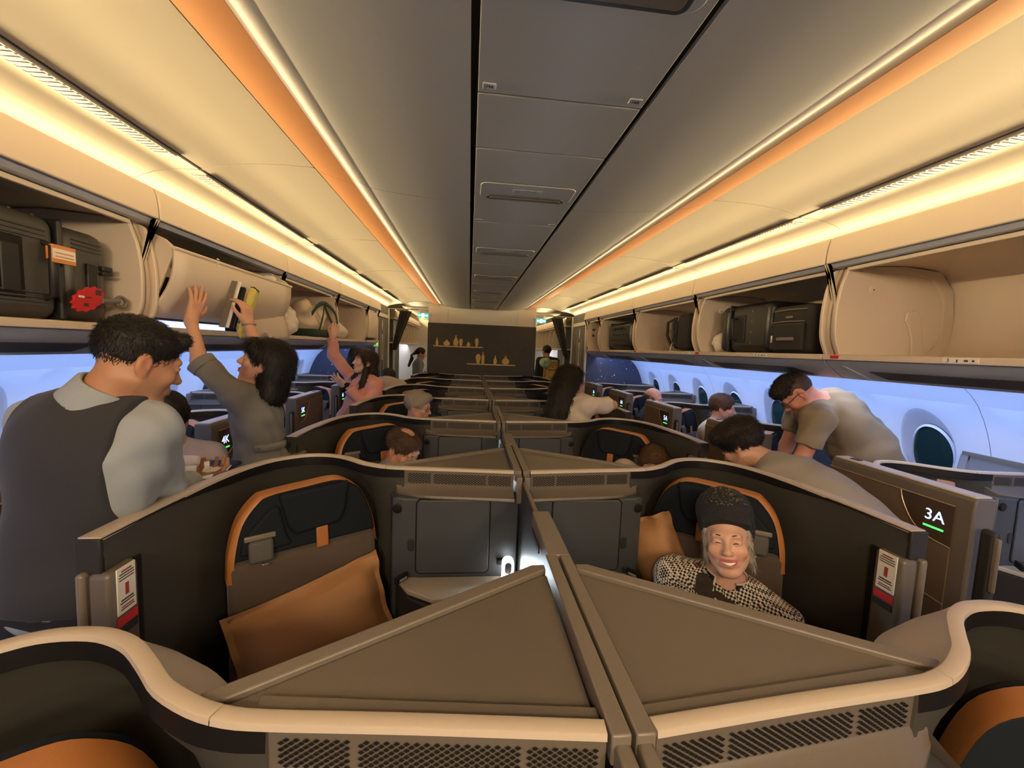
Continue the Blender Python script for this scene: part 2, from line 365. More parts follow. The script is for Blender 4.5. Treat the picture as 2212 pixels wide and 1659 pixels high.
def wall_side(s, nm):
    root = struct(empty(nm))
    MB().prism([(2.72, 1.9), (2.76, 1.9), (2.76, 0.0), (2.72, 0.0)], -3.0, 11.4, 0, PX(s)).build('outer_skin', 'gap_dark', root)
    jn = [0.0125 + 0.635*i for i in range(11)]
    for i, yc in enumerate(WY):
        ya, yb = yc-0.3175+0.0012*(i % 2), yc+0.3175-0.0012*((i+1) % 2)
        if i == len(WY)-1: yb = 6.50
        N = 48; mb = MB()
        def P(t, y, d=0.0):
            q = wpt(t) + wnorm(t)*d; return (s*q[0], y, q[1])
        rings = []
        # outline: rectangle (t,y), then the oval scoop, then the oval window opening
        ang = [2*PI*k/N for k in range(N)]
        def rect(a, k):
            ca, sa = math.cos(a), math.sin(a)
            hy = (yb-yc) if ca > 0 else (yc-ya); ht = 0.34
            f = min(hy/max(abs(ca), 1e-6), ht/max(abs(sa), 1e-6)); return (yc + ca*f, TC - 0.03 + sa*f)
        o_sc = lambda a: (yc + 0.155*math.cos(a), TC - 0.045 + (0.255 if math.sin(a) < 0 else 0.235)*math.sin(a))
        o_sc2 = lambda a: (yc + 0.143*math.cos(a), TC - 0.040 + (0.235 if math.sin(a) < 0 else 0.222)*math.sin(a))
        o_w = lambda a: (yc + 0.128*math.cos(a), TC + 0.01 + 0.185*math.sin(a))
        o_w2 = lambda a: (yc + 0.116*math.cos(a), TC + 0.01 + 0.172*math.sin(a))
        for sy in (1, -1):
            for st in (1, -1):
                hy = (yb-yc) if sy > 0 else (yc-ya); ca = math.atan2(st*0.34, sy*hy) % (2*PI)
                j = min(range(N), key=lambda q: abs(ang[q]-ca)); ang[j] = ca
        r0 = [P(rect(a, 0)[1], rect(a, 0)[0]) for a in ang]
        rm = [P(0.5*(rect(a, 0)[1] + o_sc(a)[1]), 0.5*(rect(a, 0)[0] + o_sc(a)[0])) for a in ang]
        r1 = [P(o_sc(a)[1], o_sc(a)[0]) for a in ang]
        mb.grid([r0, rm, r1], 0, closed=True)
        r2 = [P(o_sc2(a)[1], o_sc2(a)[0], 0.006) for a in ang]
        r3 = [P(o_w(a)[1], o_w(a)[0], 0.045) for a in ang]
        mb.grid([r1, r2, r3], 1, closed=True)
        # strips above and below the window square
        for ta, tb in ((T0, TC-0.37), (TC+0.31, T1)):
            nn = 10; mb.grid([[P(ta + (tb-ta)*k/nn, y) for k in range(nn+1)] for y in (ya, yc, yb)], 0)
        pn = mb.build('wall_panel', ['wall_white', 'wall_scoop'], root, smooth=50)
        wn = MB(); wn.grid([[P(o_w(a)[1], o_w(a)[0], 0.040) for a in ang], [P(o_w2(a)[1], o_w2(a)[0], 0.030) for a in ang], [P(o_w2(a)[1], o_w2(a)[0], 0.045) for a in ang]], 0, closed=True)
        wo = wn.build('window_frame', 'wall_white', pn, smooth=40)
        wg = MB(); ring = [P(o_w2(a)[1], o_w2(a)[0], 0.042) for a in ang]; wg.add(ring, [tuple(range(N))]); wg.build('window_shade', 'window_glass', pn)
    # plain lining fore and aft of the windows
    for ya, yb in ((-3.0, 0.0125), (7.5, 11.4)):
        nn = 24; MB().grid([[(s*wpt(T1*k/nn)[0], y, wpt(T1*k/nn)[1]) for k in range(nn+1)] for y in (ya, yb)], 0).build('wall_panel', 'wall_white', root, smooth=60)
    return root
wall_side(-1, 'wall_left'); wall_side(1, 'wall_right')

# ------------------------------------------------------------------ bulkhead with the picture
bk = struct(MB().box((0, 7.46, 1.24), (1.93, 0.06, 2.40)).build('wall_bulkhead', 'panel_white', bevel=0.004))
for x0, x1 in ((-0.965, -0.62), (-0.62, 0.62), (0.62, 0.965)):
    MB().box(((x0+x1)/2, 7.424, 2.20), (x1-x0-0.006, 0.012, 0.26)).build('header_panel', 'panel_white', bk, bevel=0.003)
MB().box((0, 7.424, 2.335), (1.24, 0.014, 0.03)).build('header_rail', 'panel_white', bk, bevel=0.003)
for s in (-1, 1): MB().box((s*0.93, 7.41, 2.16), (0.035, 0.03, 0.16)).build('handset_holder', 'bin_grey', bk, bevel=0.004)
art = tag(empty('wall_art', (0, 7.40, 1.63)), 'wide dark panel with two gold shelves of vases on the bulkhead', 'picture')
MB().box((0, 0, 0.0), (1.935, 0.05, 0.90)).build('board', 'art_dark', art, bevel=0.012)
MB().box((0, -0.026, -0.0), (1.80, 0.006, 0.80)).build('inset_panel', 'art_dark', art, bevel=0.002)
def vase(x, z, h, prof, w):
    ring = [(w*r, h*t) for r, t in prof]
    poly = [(x+r, z+t) for r, t in ring] + [(x-r, z+t) for r, t in reversed(ring)]
    MB().prism(poly, -0.034, -0.028, 0, lambda a, b, h_: (a, h_, b)).build('vase', 'art_gold', art)
slim = [(0.6, 0), (0.8, .15), (0.9, .4), (0.5, .7), (0.28, .8), (0.35, 1)]
pot = [(0.5, 0), (1, .25), (0.95, .5), (0.5, .75), (0.2, .8), (0.3, 1)]
urn = [(0.5, 0), (0.7, .2), (1, .65), (0.85, .85), (0.5, .92), (0.6, 1)]
tear = [(0.5, 0), (1, .2), (0.95, .45), (0.4, .75), (0.22, .85), (0.3, 1)]
bot = [(0.8, 0), (0.9, .3), (0.9, .6), (0.4, .75), (0.25, .8), (0.3, 1)]
MB().prism([(-0.88, 0.0), (0.02, 0.0), (0, -0.022), (-0.85, -0.022)], -0.036, -0.028, 0, lambda a, b, h: (a, h, b+0.055)).build('shelf', 'art_gold', art)
MB().prism([(-0.28, 0.0), (0.62, 0.0), (0.60, -0.022), (-0.25, -0.022)], -0.036, -0.028, 0, lambda a, b, h: (a, h, b-0.245)).build('shelf', 'art_gold', art)
for x, h, pr, wd in ((-0.80, .135, slim, .026), (-0.63, .105, pot, .058), (-0.47, .185, tear, .045), (-0.38, .13, urn, .034), (-0.245, .085, pot, .034), (-0.10, .15, urn, .034)): vase(x, 0.056, h, pr, wd)
for x, h, pr, wd in ((-0.065, .17, urn, .045), (0.02, .215, bot, .030), (0.24, .155, tear, .032), (0.43, .145, pot, .068)): vase(x, -0.244, h, pr, wd)
tw = MB()
for i in range(15):
    a = math.radians(8 + i*11.7); L = 0.22 + 0.16*math.sin(i*2.3)**2 + 0.06*math.sin(a); p0 = Vector((0.43, -0.031, -0.105))
    d = Vector((math.cos(a), 0, 0.85*math.sin(a))); n = 5
    tw.tube([p0 + d*L*k/n + Vector((0, 0, 0.02*math.sin(k*0.6))) for k in range(n+1)], [0.0022]*4 + [0.0035, 0.002], 4)
tw.build('twigs', 'cap_taupe', art)

# ------------------------------------------------------------------ aft partitions, lavatories, curtains, signs
for s in (-1, 1):
    side = 'left' if s < 0 else 'right'
    p = struct(MB().prism([(1.665, 0.0), (2.70, 0.0), (2.70, 2.34), (1.665, 2.34)], 6.50, 6.535, 0, PX(s)).build('wall_partition_' + side, 'star_print'))
    MB().box((s*1.652, 6.52, 1.15), (0.030, 0.06, 2.30)).build('edge_trim', 'panel_white', p, bevel=0.004)
    lv = struct(MB().box((s*2.2, 7.0, 1.17), (1.06, 0.90, 2.34)).build('wall_lavatory_' + side, 'lav_door'))
    MB().box((s*1.655, 7.44, 1.15), (0.03, 0.04, 2.30)).build('edge_trim', 'panel_white', lv, bevel=0.004)
    MB().box((s*1.660, 6.99, 2.14), (0.02, 0.84, 0.06)).build('edge_trim', 'panel_white', lv, bevel=0.004)
    dr = MB().box((s*1.662, 6.99, 1.06), (0.014, 0.80, 2.06)).build('door_' + side, 'lav_door', lv, bevel=0.003)
    for yy in (6.80, 7.05): MB().box((s*1.653, yy, 1.32), (0.006, 0.012, 1.16)).build('door_groove', 'line_gold', dr)
    fx = (0, -1, 0) if s < 0 else (0, 1, 0)
    fx = (0, 1, 0) if s < 0 else (0, -1, 0)
    MB().prism(rrect(0.42, 0.06, 0.02), 0, 0.003, 0, lambda a, b, h, s=s: (s*(1.654-h), 6.93+b, 1.62+a)).build('handle_plate', 'white_card', dr)
    mm = basis((0, 0, 1), (0, 1, 0) if s > 0 else (0, -1, 0), (-s, 0, 0), (s*1.650, 6.93, 1.62))
    lettering('LAVATORY', 0.05, 'ink', dr, mm)
    # pictogram
    pg = MB(); pg.lathe([(0.001, 0), (0.018, 0.001), (0.018, 0.004), (0.001, 0.005)], (s*1.652, 6.93, 2.045), 10, axis='X'); pg.box((s*1.652, 6.93, 1.99), (0.004, 0.04, 0.065)); pg.box((s*1.652, 6.93, 1.93), (0.004, 0.026, 0.06))
    pg.build('pictogram', 'white_card', dr)
    # cross-aisle exit sign hung from the header
    ex = tag(empty('exit_sign', (s*1.06, 7.45, 2.20)), 'green exit sign with running figure over the %s aisle' % side, 'sign', 'exit signs over the aisles')
    MB().box((0, 0, 0), (0.185, 0.03, 0.078)).build('housing', 'exit_green', ex, bevel=0.003)
    MB().box((0, 0, 0.07), (0.09, 0.03, 0.06)).build('bracket', 'panel_white', ex, bevel=0.003)
    MB().box((0.0, 0.0, 0.112), (0.42, 0.05, 0.022)).build('mount_rail', 'panel_white', ex, bevel=0.004)
    for q in (-1, 1):
        a = MB().prism([(0.085, 0), (0.062, 0.022), (0.062, 0.010), (0.032, 0.010), (0.032, -0.010), (0.062, -0.010), (0.062, -0.022)], 0.0155, 0.018, 0, lambda x, z, h, q=q: (q*x, -h, z)); a.build('arrow', 'exit_white', ex)
    MB().box((0, -0.0165, 0), (0.048, 0.003, 0.070)).build('door_symbol', 'exit_white', ex)
    fg = MB(); yq = -0.0195
    fg.lathe([(0.001, 0), (0.0065, 0.0005), (0.0065, 0.0015), (0.001, 0.002)], (0.004, yq, 0.021), 10, axis='Y')
    for a, b2 in (((0.002, 0.013), (-0.004, -0.004)), ((-0.004, -0.004), (0.008, -0.013)), ((0.008, -0.013), (0.006, -0.026)), ((-0.004, -0.004), (-0.013, -0.022)), ((0.002, 0.012), (-0.012, 0.006)), ((0.002, 0.011), (0.013, 0.002))):
        fg.tube([(a[0], yq, a[1]), (b2[0], yq, b2[1])], 0.0032, 6)
    fg.build('running_figure', 'exit_green', ex)
    # curtain, gathered and swung aside at the cross aisle
    cu = tag(empty('curtain', (s*1.47, 7.52, 0)), 'dark gathered curtain tied back beside the %s lavatory corner' % side, 'curtain')
    rows = []
    for k in range(14):
        t = k/13; z = 2.27 - 0.70*t; row = []
        for j in range(25):
            q = j/24; wd = 0.13*(1-0.60*t); xx = s*((-0.10 + 0.20*t) + wd*(q-0.5)*1.5)
            row.append((xx, 0.022*math.sin(q*22)*(1-0.4*t) + 0.012*math.cos(q*9+t*2), z))
        rows.append(row)
    c = MB().grid(rows).build('drape', 'curtain', cu, smooth=80); md = c.modifiers.new('thick', 'SOLIDIFY'); md.thickness = 0.006
    MB().tube([(s*-0.32, 0, 2.30), (s*0.18, 0, 2.30)], 0.010, 8).build('curtain_rail', 'panel_white', cu)
    # aft galley block and jump-seat across the aisle
    g = struct(MB().box((s*2.15, 8.55, 1.10), (0.90, 0.60, 2.2)).build('wall_galley_' + side, 'galley_blue'))
    MB().box((s*1.70, 8.24, 1.1), (0.03, 0.03, 2.2)).build('edge_trim', 'panel_white', g)
    MB().box((s*2.0, 8.235, 0.95), (0.42, 0.03, 0.72)).build('jump_seat', 'bin_grey', g, bevel=0.02)
    MB().box((s*1.86, 8.238, 1.42), (0.07, 0.012, 0.07)).build('switch_plate', 'white_card', g, bevel=0.003)
# lavatory occupancy sign (left)
lo = tag(empty('lavatory_sign', (-1.66, 6.44, 1.672)), 'small lit sign with green lavatory figures at the left bin end', 'sign')
MB().box((0, 0, 0), (0.115, 0.025, 0.10)).build('housing', 'white_card', lo, bevel=0.008)
for i in range(3):
    x = -0.033 + 0.033*i; f = MB()
    f.lathe([(0.001, 0), (0.008, 0.0006), (0.008, 0.002), (0.001, 0.003)], (x, -0.0155, 0.027), 10, axis='Y'); f.prism([(x-0.010, 0.014), (x+0.010, 0.014), (x+0.013*(i % 2 or .7), -0.012), (x-0.013*(i % 2 or .7), -0.012)], -0.016, -0.013, 0, lambda a, b, h: (a, h, b)); f.box((x, -0.0145, -0.023), (0.010, 0.003, 0.024))
    f.build('figure', 'lav_green', lo)

# ================================================================== OVERHEAD BINS
BINS = [(0.70, 1.95), (1.95, 3.20), (3.20, 4.45), (4.45, 5.70), (5.70, 6.36)]
DIV = [(1.640, 2.140), (1.612, 2.05), (1.598, 1.95), (1.597, 1.87), (1.606, 1.79), (1.640, 1.712)]
DIVC = [tuple(q) for q in crom(DIV, 4)]
def screw(mb, s, x, y, z, r=0.022, d=1):
    mb.lathe([(0.001, 0), (r, 0.0), (r*0.85, 0.005), (r*0.4, 0.006), (0.001, 0.003)], (s*x, y, z), 16, axis='Y', rot=Matrix.Diagonal((1, d, 1)))
def make_bin(s, a, b, label, bucket=False, emb=True):
    B = tag(empty('overhead_bin', (0, 0, 0)), label, 'overhead bin', 'overhead bins on the %s side' % ('left' if s < 0 else 'right'))
    f = PX(s)
    fas = [(1.575, 2.292), (1.566, 2.262), (1.559, 2.215), (1.557, 2.168), (1.575, 2.168), (1.590, 2.215), (1.594, 2.292), (1.586, 2.302)]
    MB().prism(fas, a+0.004, b-0.004, 0, f).build('fascia', 'bin_white', B, bevel=0.006, seg=3)
    MB().prism([(1.575, 2.172), (1.72, 2.172), (1.72, 2.155), (1.60, 2.152)], a+0.01, b-0.01, 0, f).build('top_channel', 'bin_grey', B)
    # shelf with its front lip
    MB().prism([(1.594, 1.686), (2.27, 1.690), (2.27, 1.715), (1.66, 1.712), (1.640, 1.716), (1.596, 1.713)], a+0.004, b-0.004, 0, f).build('shelf', 'bin_white', B, bevel=0.003)
    if not bucket:
        MB().prism([(1.636, 2.132), (1.655, 2.132), (1.655, 2.150), (1.636, 2.150)], a+0.05, b-0.05, 0, f).build('top_edge', 'bin_white', B, bevel=0.003)
    bkp = crom([(1.655, 2.150), (1.95, 2.170), (2.16, 2.150), (2.245, 2.05), (2.265, 1.90), (2.25, 1.78), (2.20, 1.725)], 5)
    bkl = [tuple(q) for q in bkp]
    MB().prism(bkl + [(x+0.012, z+0.010) for x, z in reversed(bkl)], a+0.012, b-0.012, 0, f).build('back_panel', 'bin_white', B, smooth=50)
    prof = DIVC + [(2.20, 1.712), (2.255, 1.77), (2.27, 1.90), (2.245, 2.06), (2.16, 2.155), (1.95, 2.17), (1.66, 2.152)]
    for e, (y0, y1) in enumerate(((a+0.022, a+0.040), (b-0.058, b-0.040))):
        d = MB().prism(prof, y0, y1, 0, f).build('side_panel', 'bin_white', B, bevel=0.004)
        yy, dr = (y1, 1) if e == 0 else (y0, -1)
        if emb:
            # pressed field and hinge housing on the inner face
            fld = [(1.70, 2.130), (2.02, 2.128), (2.12, 2.095), (2.18, 2.02), (2.195, 1.90), (2.18, 1.80), (2.12, 1.735)]
            fl = [tuple(q) for q in crom(fld, 4)]
            MB().prism(fl + [(x+0.012, z+0.012) for x, z in reversed(fl)], yy - 0.001*dr, yy + 0.007*dr, 0, f).build('pressed_edge', 'bin_white', d, bevel=0.003)
            MB().prism([(1.985, 1.94), (2.03, 1.955), (2.06, 1.93), (2.075, 1.86), (2.10, 1.75), (2.11, 1.72), (2.03, 1.72), (2.025, 1.80), (2.0, 1.87), (1.975, 1.90)], yy - 0.001*dr, yy + 0.010*dr, 0, f).build('hinge_cover', 'bin_white', d, bevel=0.004, seg=3)
        k = MB(); screw(k, s, 1.785, yy, 2.045, d=dr); k.build('hinge_boss', 'bin_white', d, smooth=40)
        k = MB(); k.lathe([(0.001, 0), (0.004, 0.0), (0.003, 0.002), (0.001, 0.002)], (s*1.785, yy + 0.0035*dr, 2.045), 8, axis='Y', rot=Matrix.Diagonal((1, dr, 1))); k.build('screw', 'ink', d)
    fil = [(x+0.028, z) for x, z in DIVC] + [(2.2, 1.712), (2.25, 1.9), (2.15, 2.15), (1.67, 2.168)]
    for y0, y1 in ((a+0.004, a+0.024), (b-0.042, b-0.004)): MB().prism(fil, y0, y1, 0, f).build('joint_filler', 'bin_white', B)
    for y in (a+0.006, b-0.006):
        MB().prism([(1.566, 2.168), (1.586, 2.168), (1.606, 2.06), (1.640, 1.95), (1.655, 1.95), (1.625, 2.07)], y-0.0055, y+0.0055, 0, f).build('strut', 'bin_white', B, bevel=0.001)
    # lip fittings: label plate, red latch marks
    MB().box((s*1.5945, b-0.075, 1.702), (0.006, 0.045, 0.016)).build('latch_mark', 'tag_red', B, bevel=0.001)
    return B
def lip_label(B, s, y, num):
    p = MB().box((s*1.5935, y, 1.700), (0.004, 0.115, 0.021)).build('label_plate', 'white_card', B, bevel=0.001)
    mx = lambda yy: basis((0, -1, 0) if s > 0 else (0, 1, 0), (0, 0, 1), (-s, 0, 0), (s*1.5912, yy, 1.700))
    d = -s
    lettering(num, 0.020, 'ink', p, mx(y - d*0.038))
    # small pictograms: person, camera-like box, circle
    ic = MB(); ic.box((s*1.591, y - d*0.008, 1.699), (0.001, 0.004, 0.011)); ic.box((s*1.591, y + d*0.020, 1.700), (0.001, 0.012, 0.007)); ic.box((s*1.591, y + d*0.042, 1.700), (0.001, 0.007, 0.007)); ic.build('icon', 'ink', p)
names = ['nearest', 'second', 'third', 'fourth', 'short fifth']
desc = {(1, 0): 'empty open overhead bin nearest on the right with rounded side panel',
        (1, 1): 'open right overhead bin holding two black suitcases and a plastic bag',
        (1, 2): 'open right overhead bin holding an upright black backpack beside bare space',
        (1, 3): 'open right overhead bin filled by the black diamond patterned case',
        (1, 4): 'short last right overhead bin with black catches beside the lavatory',
        (-1, 0): 'open left overhead bin holding the large grey ribbed suitcase',
        (-1, 1): 'half lowered left overhead bin being pushed up by the attendant',
        (-1, 2): 'open left overhead bin holding the cream tote and a white plastic bag',
        (-1, 3): 'left overhead bin with only one crumpled white bag at its near end',
        (-1, 4): 'short closed left overhead bin at the starry partition'}
OB = {}
for s in (-1, 1):
    for i, (a, b) in enumerate(BINS):
        B = make_bin(s, a, b, desc[(s, i)], bucket=(s < 0 and i in (1,)), emb=(i < 4)); OB[(s, i)] = B
        if i < 4 and (s > 0 or i > 1): lip_label(B, s, {0: 1.345, 1: 2.405, 2: 3.30, 3: 4.60}[i] if s > 0 else b-0.5, str(3+i) if i else '3')
# continuing fascia of the bins behind the camera and aft of the cross aisle
for s in (-1, 1):
    for a, b, g in ((-3.0, 0.69, 'behind'), (7.75, 11.3, 'aft')):
        B = struct(empty('trim_' + g))
        MB().prism([(1.575, 2.292), (1.559, 2.215), (1.557, 2.168), (1.594, 2.168), (1.594, 2.302)], a, b, 0, PX(s)).build('fascia', 'bin_white', B)
        MB().prism([(1.60, 1.686), (2.27, 1.69), (2.27, 1.715), (1.60, 1.713)], a, b, 0, PX(s)).build('shelf', 'bin_white', B)
        MB().prism([(1.6, 2.14), (2.25, 2.15), (2.28, 1.72), (2.3, 1.72), (2.29, 2.17), (1.6, 2.16)], a, b, 0, PX(s)).build('back_panel', 'bin_white', B)
        if g == 'aft':
            for y in (8.9, 9.4, 9.9, 10.5): MB().prism(DIVC + [(2.25, 1.712), (2.27, 1.90), (2.16, 2.155)], y, y+0.02, 0, PX(s)).build('side_panel', 'bin_white', B)
# latch hardware in the last right bin
for zz in (1.93, 2.02): MB().box((1.70, 6.29, zz), (0.035, 0.02, 0.03)).build('catch', 'bin_dark', OB[(1, 4)], bevel=0.004)
MB().prism([(1.60, 2.12), (1.585, 1.93), (1.60, 1.75), (1.615, 1.75), (1.605, 1.93), (1.615, 2.12)], 5.76, 6.30, 0, PX(-1)).build('bin_door', 'bin_white', OB[(-1, 4)], bevel=0.003)
# left second bin: the bucket half raised
B = OB[(-1, 1)]
def onp(y, t, d=0.0):                                              # point on the tilted bucket front (t: 0 top .. 1 bottom)
    return (-(1.528 + 0.118*t - 0.04*math.sin(t*PI) ) + d*0.93, y, 2.062 - 0.305*t - d*0.36)
rows = [[onp(1.99 + (3.17-1.99)*i/12, t/10) for t in range(11)] for i in range(13)]
bp = MB().grid(rows).build('bucket_front', 'bin_white', B, smooth=60); md = bp.modifiers.new('thick', 'SOLIDIFY'); md.thickness = 0.014; md.offset = 1
MB().tube([onp(1.985, 0), onp(3.175, 0)], 0.008, 8).build('bucket_lip', 'bin_white', B, smooth=60)
# near and far bucket cheeks
for y in (2.0, 3.165):
    ch = [(1.53, 2.062), (1.57, 2.10), (1.64, 2.13), (1.80, 2.13), (2.02, 2.02), (2.08, 1.86), (2.0, 1.76), (1.648, 1.757), (1.61, 1.86)]
    MB().prism(ch, y-0.007, y+0.007, 0, PX(-1)).build('bucket_cheek', 'bin_white', B, bevel=0.003)
MB().prism([(1.66, 1.757), (2.0, 1.757), (2.08, 1.86), (2.02, 2.02), (2.03, 2.02), (2.09, 1.86), (2.01, 1.747), (1.66, 1.747)], 2.0, 3.16, 0, PX(-1)).build('bucket_floor', 'bin_dark', B)
# flared lower skirt at the far end, with its round knob
rows = []
for i in range(13):
    t = i/12; y = 2.62 + 0.56*t; row = []
    for k in range(9):
        u = k/8; z0 = 1.760 + 0.16*t**1.5; z1 = 1.682 - 0.012*math.sin(t*PI); z = z0 + (z1 - z0)*u
        row.append((-(1.628 - 0.055*math.sin(PI*0.5*u)*(0.4+0.6*t) - 0.02*t), y, z))
    rows.append(row)
sk = MB().grid(rows).build('bucket_skirt', 'bin_white', B, smooth=70); md = sk.modifiers.new('thick', 'SOLIDIFY'); md.thickness = 0.008
kn = MB().lathe([(0.001, 0), (0.020, 0), (0.020, 0.010), (0.012, 0.014), (0.001, 0.014)], (-1.565, 2.86, 1.700), 18, axis='X'); kn.build('knob', 'metal', B, smooth=40)
MB().box((-1.70, 2.28, 1.733), (0.02, 0.72, 0.030)).build('wall_glow_strip', 'led_blue', B)  # glowing strip added in the gap, in place of the blue-lit wall behind
MB().box((-1.57, 2.46, 1.772), (0.012, 0.10, 0.022), rot=Matrix.Rotation(0.3, 3, 'Y')).build('latch_handle', 'cap_taupe', B, bevel=0.003)
MB().box((-1.60, 3.02, 2.088), (0.05, 0.10, 0.035), rot=Matrix.Rotation(0.2, 3, 'Z')).build('notice_plate', 'white_card', B, bevel=0.003)

# service panels under the bins (reading lights), one per bin
for s in (-1, 1):
    for i, (a, b) in enumerate([(-0.55, 0.70)] + BINS):
        P = struct(empty('trim_service'))
        sec = [(1.612, 1.686), (1.622, 1.668), (1.660, 1.640), (1.715, 1.604), (1.742, 1.592), (1.756, 1.594), (1.80, 1.640), (1.84, 1.686)]
        MB().prism([tuple(q) for q in sec], a+0.003, b-0.003, 0, PX(s)).build('service_panel', 'bin_grey', P, bevel=0.004)
        def on(t, y, h): return (s*(1.664 + (1.712-1.664)*t - 0.55*h), y, 1.6375 + (1.606-1.6375)*t - 0.82*h)
        if i < 5:
            y0, y1 = a+0.16, b-0.20
            MB().prism([(0.0, y0+0.10), (0.0, y1), (1.0, y1-0.05), (1.0, y0)], 0.0, 0.004, 0, lambda t, y, h: on(t, y, h)).build('reading_light_insert', 'bin_dark', P)
            rb = MB(); rb.prism([(-0.6, b-0.10), (1.3, b-0.16), (1.3, b-0.145), (-0.6, b-0.085)], 0, 0.004, 0, lambda t, y, h: on(t, y, h)); rb.build('rib', 'bin_grey', P)

# ================================================================== LUGGAGE
mat('case_grey', (0.055, 0.053, 0.047), 0.35, bump=0.05); mat('case_black', (0.013, 0.012, 0.011), 0.3, bump=0.05)
mat('case_soft', (0.022, 0.019, 0.016), 0.8, bump=0.4, bscale=500); mat('zip_black', (0.01, 0.01, 0.01), 0.5)
mat('tag_orange', (0.65, 0.25, 0.06), 0.6); mat('plastic_white', (0.72, 0.66, 0.56), 0.4, bump=0.3, bscale=40)
mat('tote_cream', (0.68, 0.56, 0.40), 0.85, bump=0.2, bscale=300); mat('strap_green', (0.012, 0.035, 0.018), 0.8, bump=0.3)
mat('glove_yellow', (0.58, 0.48, 0.12), 0.7, bump=0.3, bscale=60); mat('strap_grey', (0.16, 0.14, 0.12), 0.6)
def rbox(name, c, d, matn, parent, bev, seg=4, rz=0):
    o = MB().box((0, 0, 0), d).build(name, matn, parent, bevel=bev, seg=seg); o.location = c; o.rotation_euler = (0, 0, rz); return o
# big grey ribbed case, its handle end to the aisle
L = tag(empty('suitcase', (-1.93, 1.41, 1.7135)), 'large grey ribbed hard suitcase with a red tag in the left bin', 'suitcase')
rbox('near_shell', (0.0, -0.11, 0.178), (0.52, 0.66, 0.350), 'case_grey', L, 0.045); rbox('far_shell', (0.0, 0.335, 0.178), (0.50, 0.205, 0.335), 'case_grey', L, 0.05)
rbox('zip_band', (0.0, 0.227, 0.178), (0.526, 0.020, 0.352), 'zip_black', L, 0.03)
for zz in (0.27, 0.285, 0.30, 0.06, 0.075, 0.09):
    rbox('rib', (0.262, 0.0, zz), (0.008, 0.34, 0.005), 'case_grey', L, 0.002); rbox('rib', (0.252, 0.335, zz), (0.008, 0.12, 0.005), 'case_grey', L, 0.002)
for k in range(9): rbox('rib', (0.0, -0.38 + 0.07*k, 0.354), (0.44, 0.010, 0.006), 'case_grey', L, 0.002)
rbox('handle_recess', (0.2615, 0.015, 0.165), (0.004, 0.165, 0.195), 'shell_black', L, 0.002, 1); rbox('handle_grip', (0.262, 0.055, 0.16), (0.012, 0.055, 0.15), 'zip_black', L, 0.004)
h = MB().tube([(0.258, 0.165, 0.075), (0.285, 0.165, 0.085), (0.287, 0.165, 0.25), (0.258, 0.165, 0.262)], 0.011, 8).build('carry_handle', 'zip_black', L, smooth=60)
lk = rbox('lock', (0.254, 0.345, 0.165), (0.014, 0.04, 0.115), 'zip_black', L, 0.005)
for k in range(3): rbox('digit_wheel', (0.2615, 0.345, 0.130 + 0.017*k), (0.003, 0.018, 0.006), 'white_card', lk, 0.001, 1)
rbox('zip_pull', (0.258, 0.405, 0.215), (0.02, 0.045, 0.02), 'zip_black', L, 0.005); rbox('zip_pull', (0.258, 0.405, 0.195), (0.02, 0.045, 0.012), 'zip_black', L, 0.004)
T = tag(empty('luggage_tag', (-1.632, 1.572, 1.945)), 'orange and white paper luggage tag looped on the grey suitcase handle', 'luggage tag')
rbox('strip', (0.0, 0.03, -0.005), (0.003, 0.085, 0.060), 'tag_orange', T, 0.001, 1); rbox('printed_band', (0.002, 0.03, -0.005), (0.002, 0.080, 0.034), 'white_card', T, 0.0005, 1)
for q in (-0.009, 0.003): rbox('printed_line', (0.0034, 0.03, -0.005+q), (0.001, 0.066, 0.004), 'tag_orange', T, 0.0003, 1)
rbox('loop', (-0.012, 0.0, 0.0), (0.026, 0.012, 0.05), 'tag_orange', T, 0.002, 1)
T = tag(empty('luggage_tag', (-1.640, 1.69, 1.800)), 'jagged red rubber luggage tag hanging on the grey suitcase', 'luggage tag')
jag = []
for k in range(26):
    a = 2*PI*k/26; r = (1.0 if k % 2 else 0.86); jag.append((0.070*r*math.cos(a), 0.047*r*math.sin(a)))
MB().prism(jag, 0, 0.007, 0, lambda a, b, h: (h, a + 0.1*b, b + 0.28*a)).build('body', 'tag_red', T, bevel=0.001)
for yy, zz, w_, h_ in ((0.040, 0.028, 0.022, 0.020), (-0.012, -0.022, 0.018, 0.012), (0.0, 0.006, 0.020, 0.004)): rbox('mark', (0.0078, yy, zz), (0.002, w_, h_), 'ink', T, 0.0005, 1)
rbox('mark', (0.0078, -0.030, 0.006), (0.002, 0.022, 0.008), 'white_card', T, 0.0005, 1)
MB().tube([(0.004, 0.055, 0.0), (0.004, 0.085, 0.0), (0.004, 0.11, 0.004), (0.004, 0.13, 0.006)], 0.011, 8).build('strap', 'strap_grey', T, smooth=60)
MB().tube([(0.004, 0.145 + 0.024*math.cos(q), 0.004 + 0.020*math.sin(q)) for q in [2*PI*k/14 for k in range(15)]], 0.007, 8).build('ring', 'strap_grey', T, smooth=60)
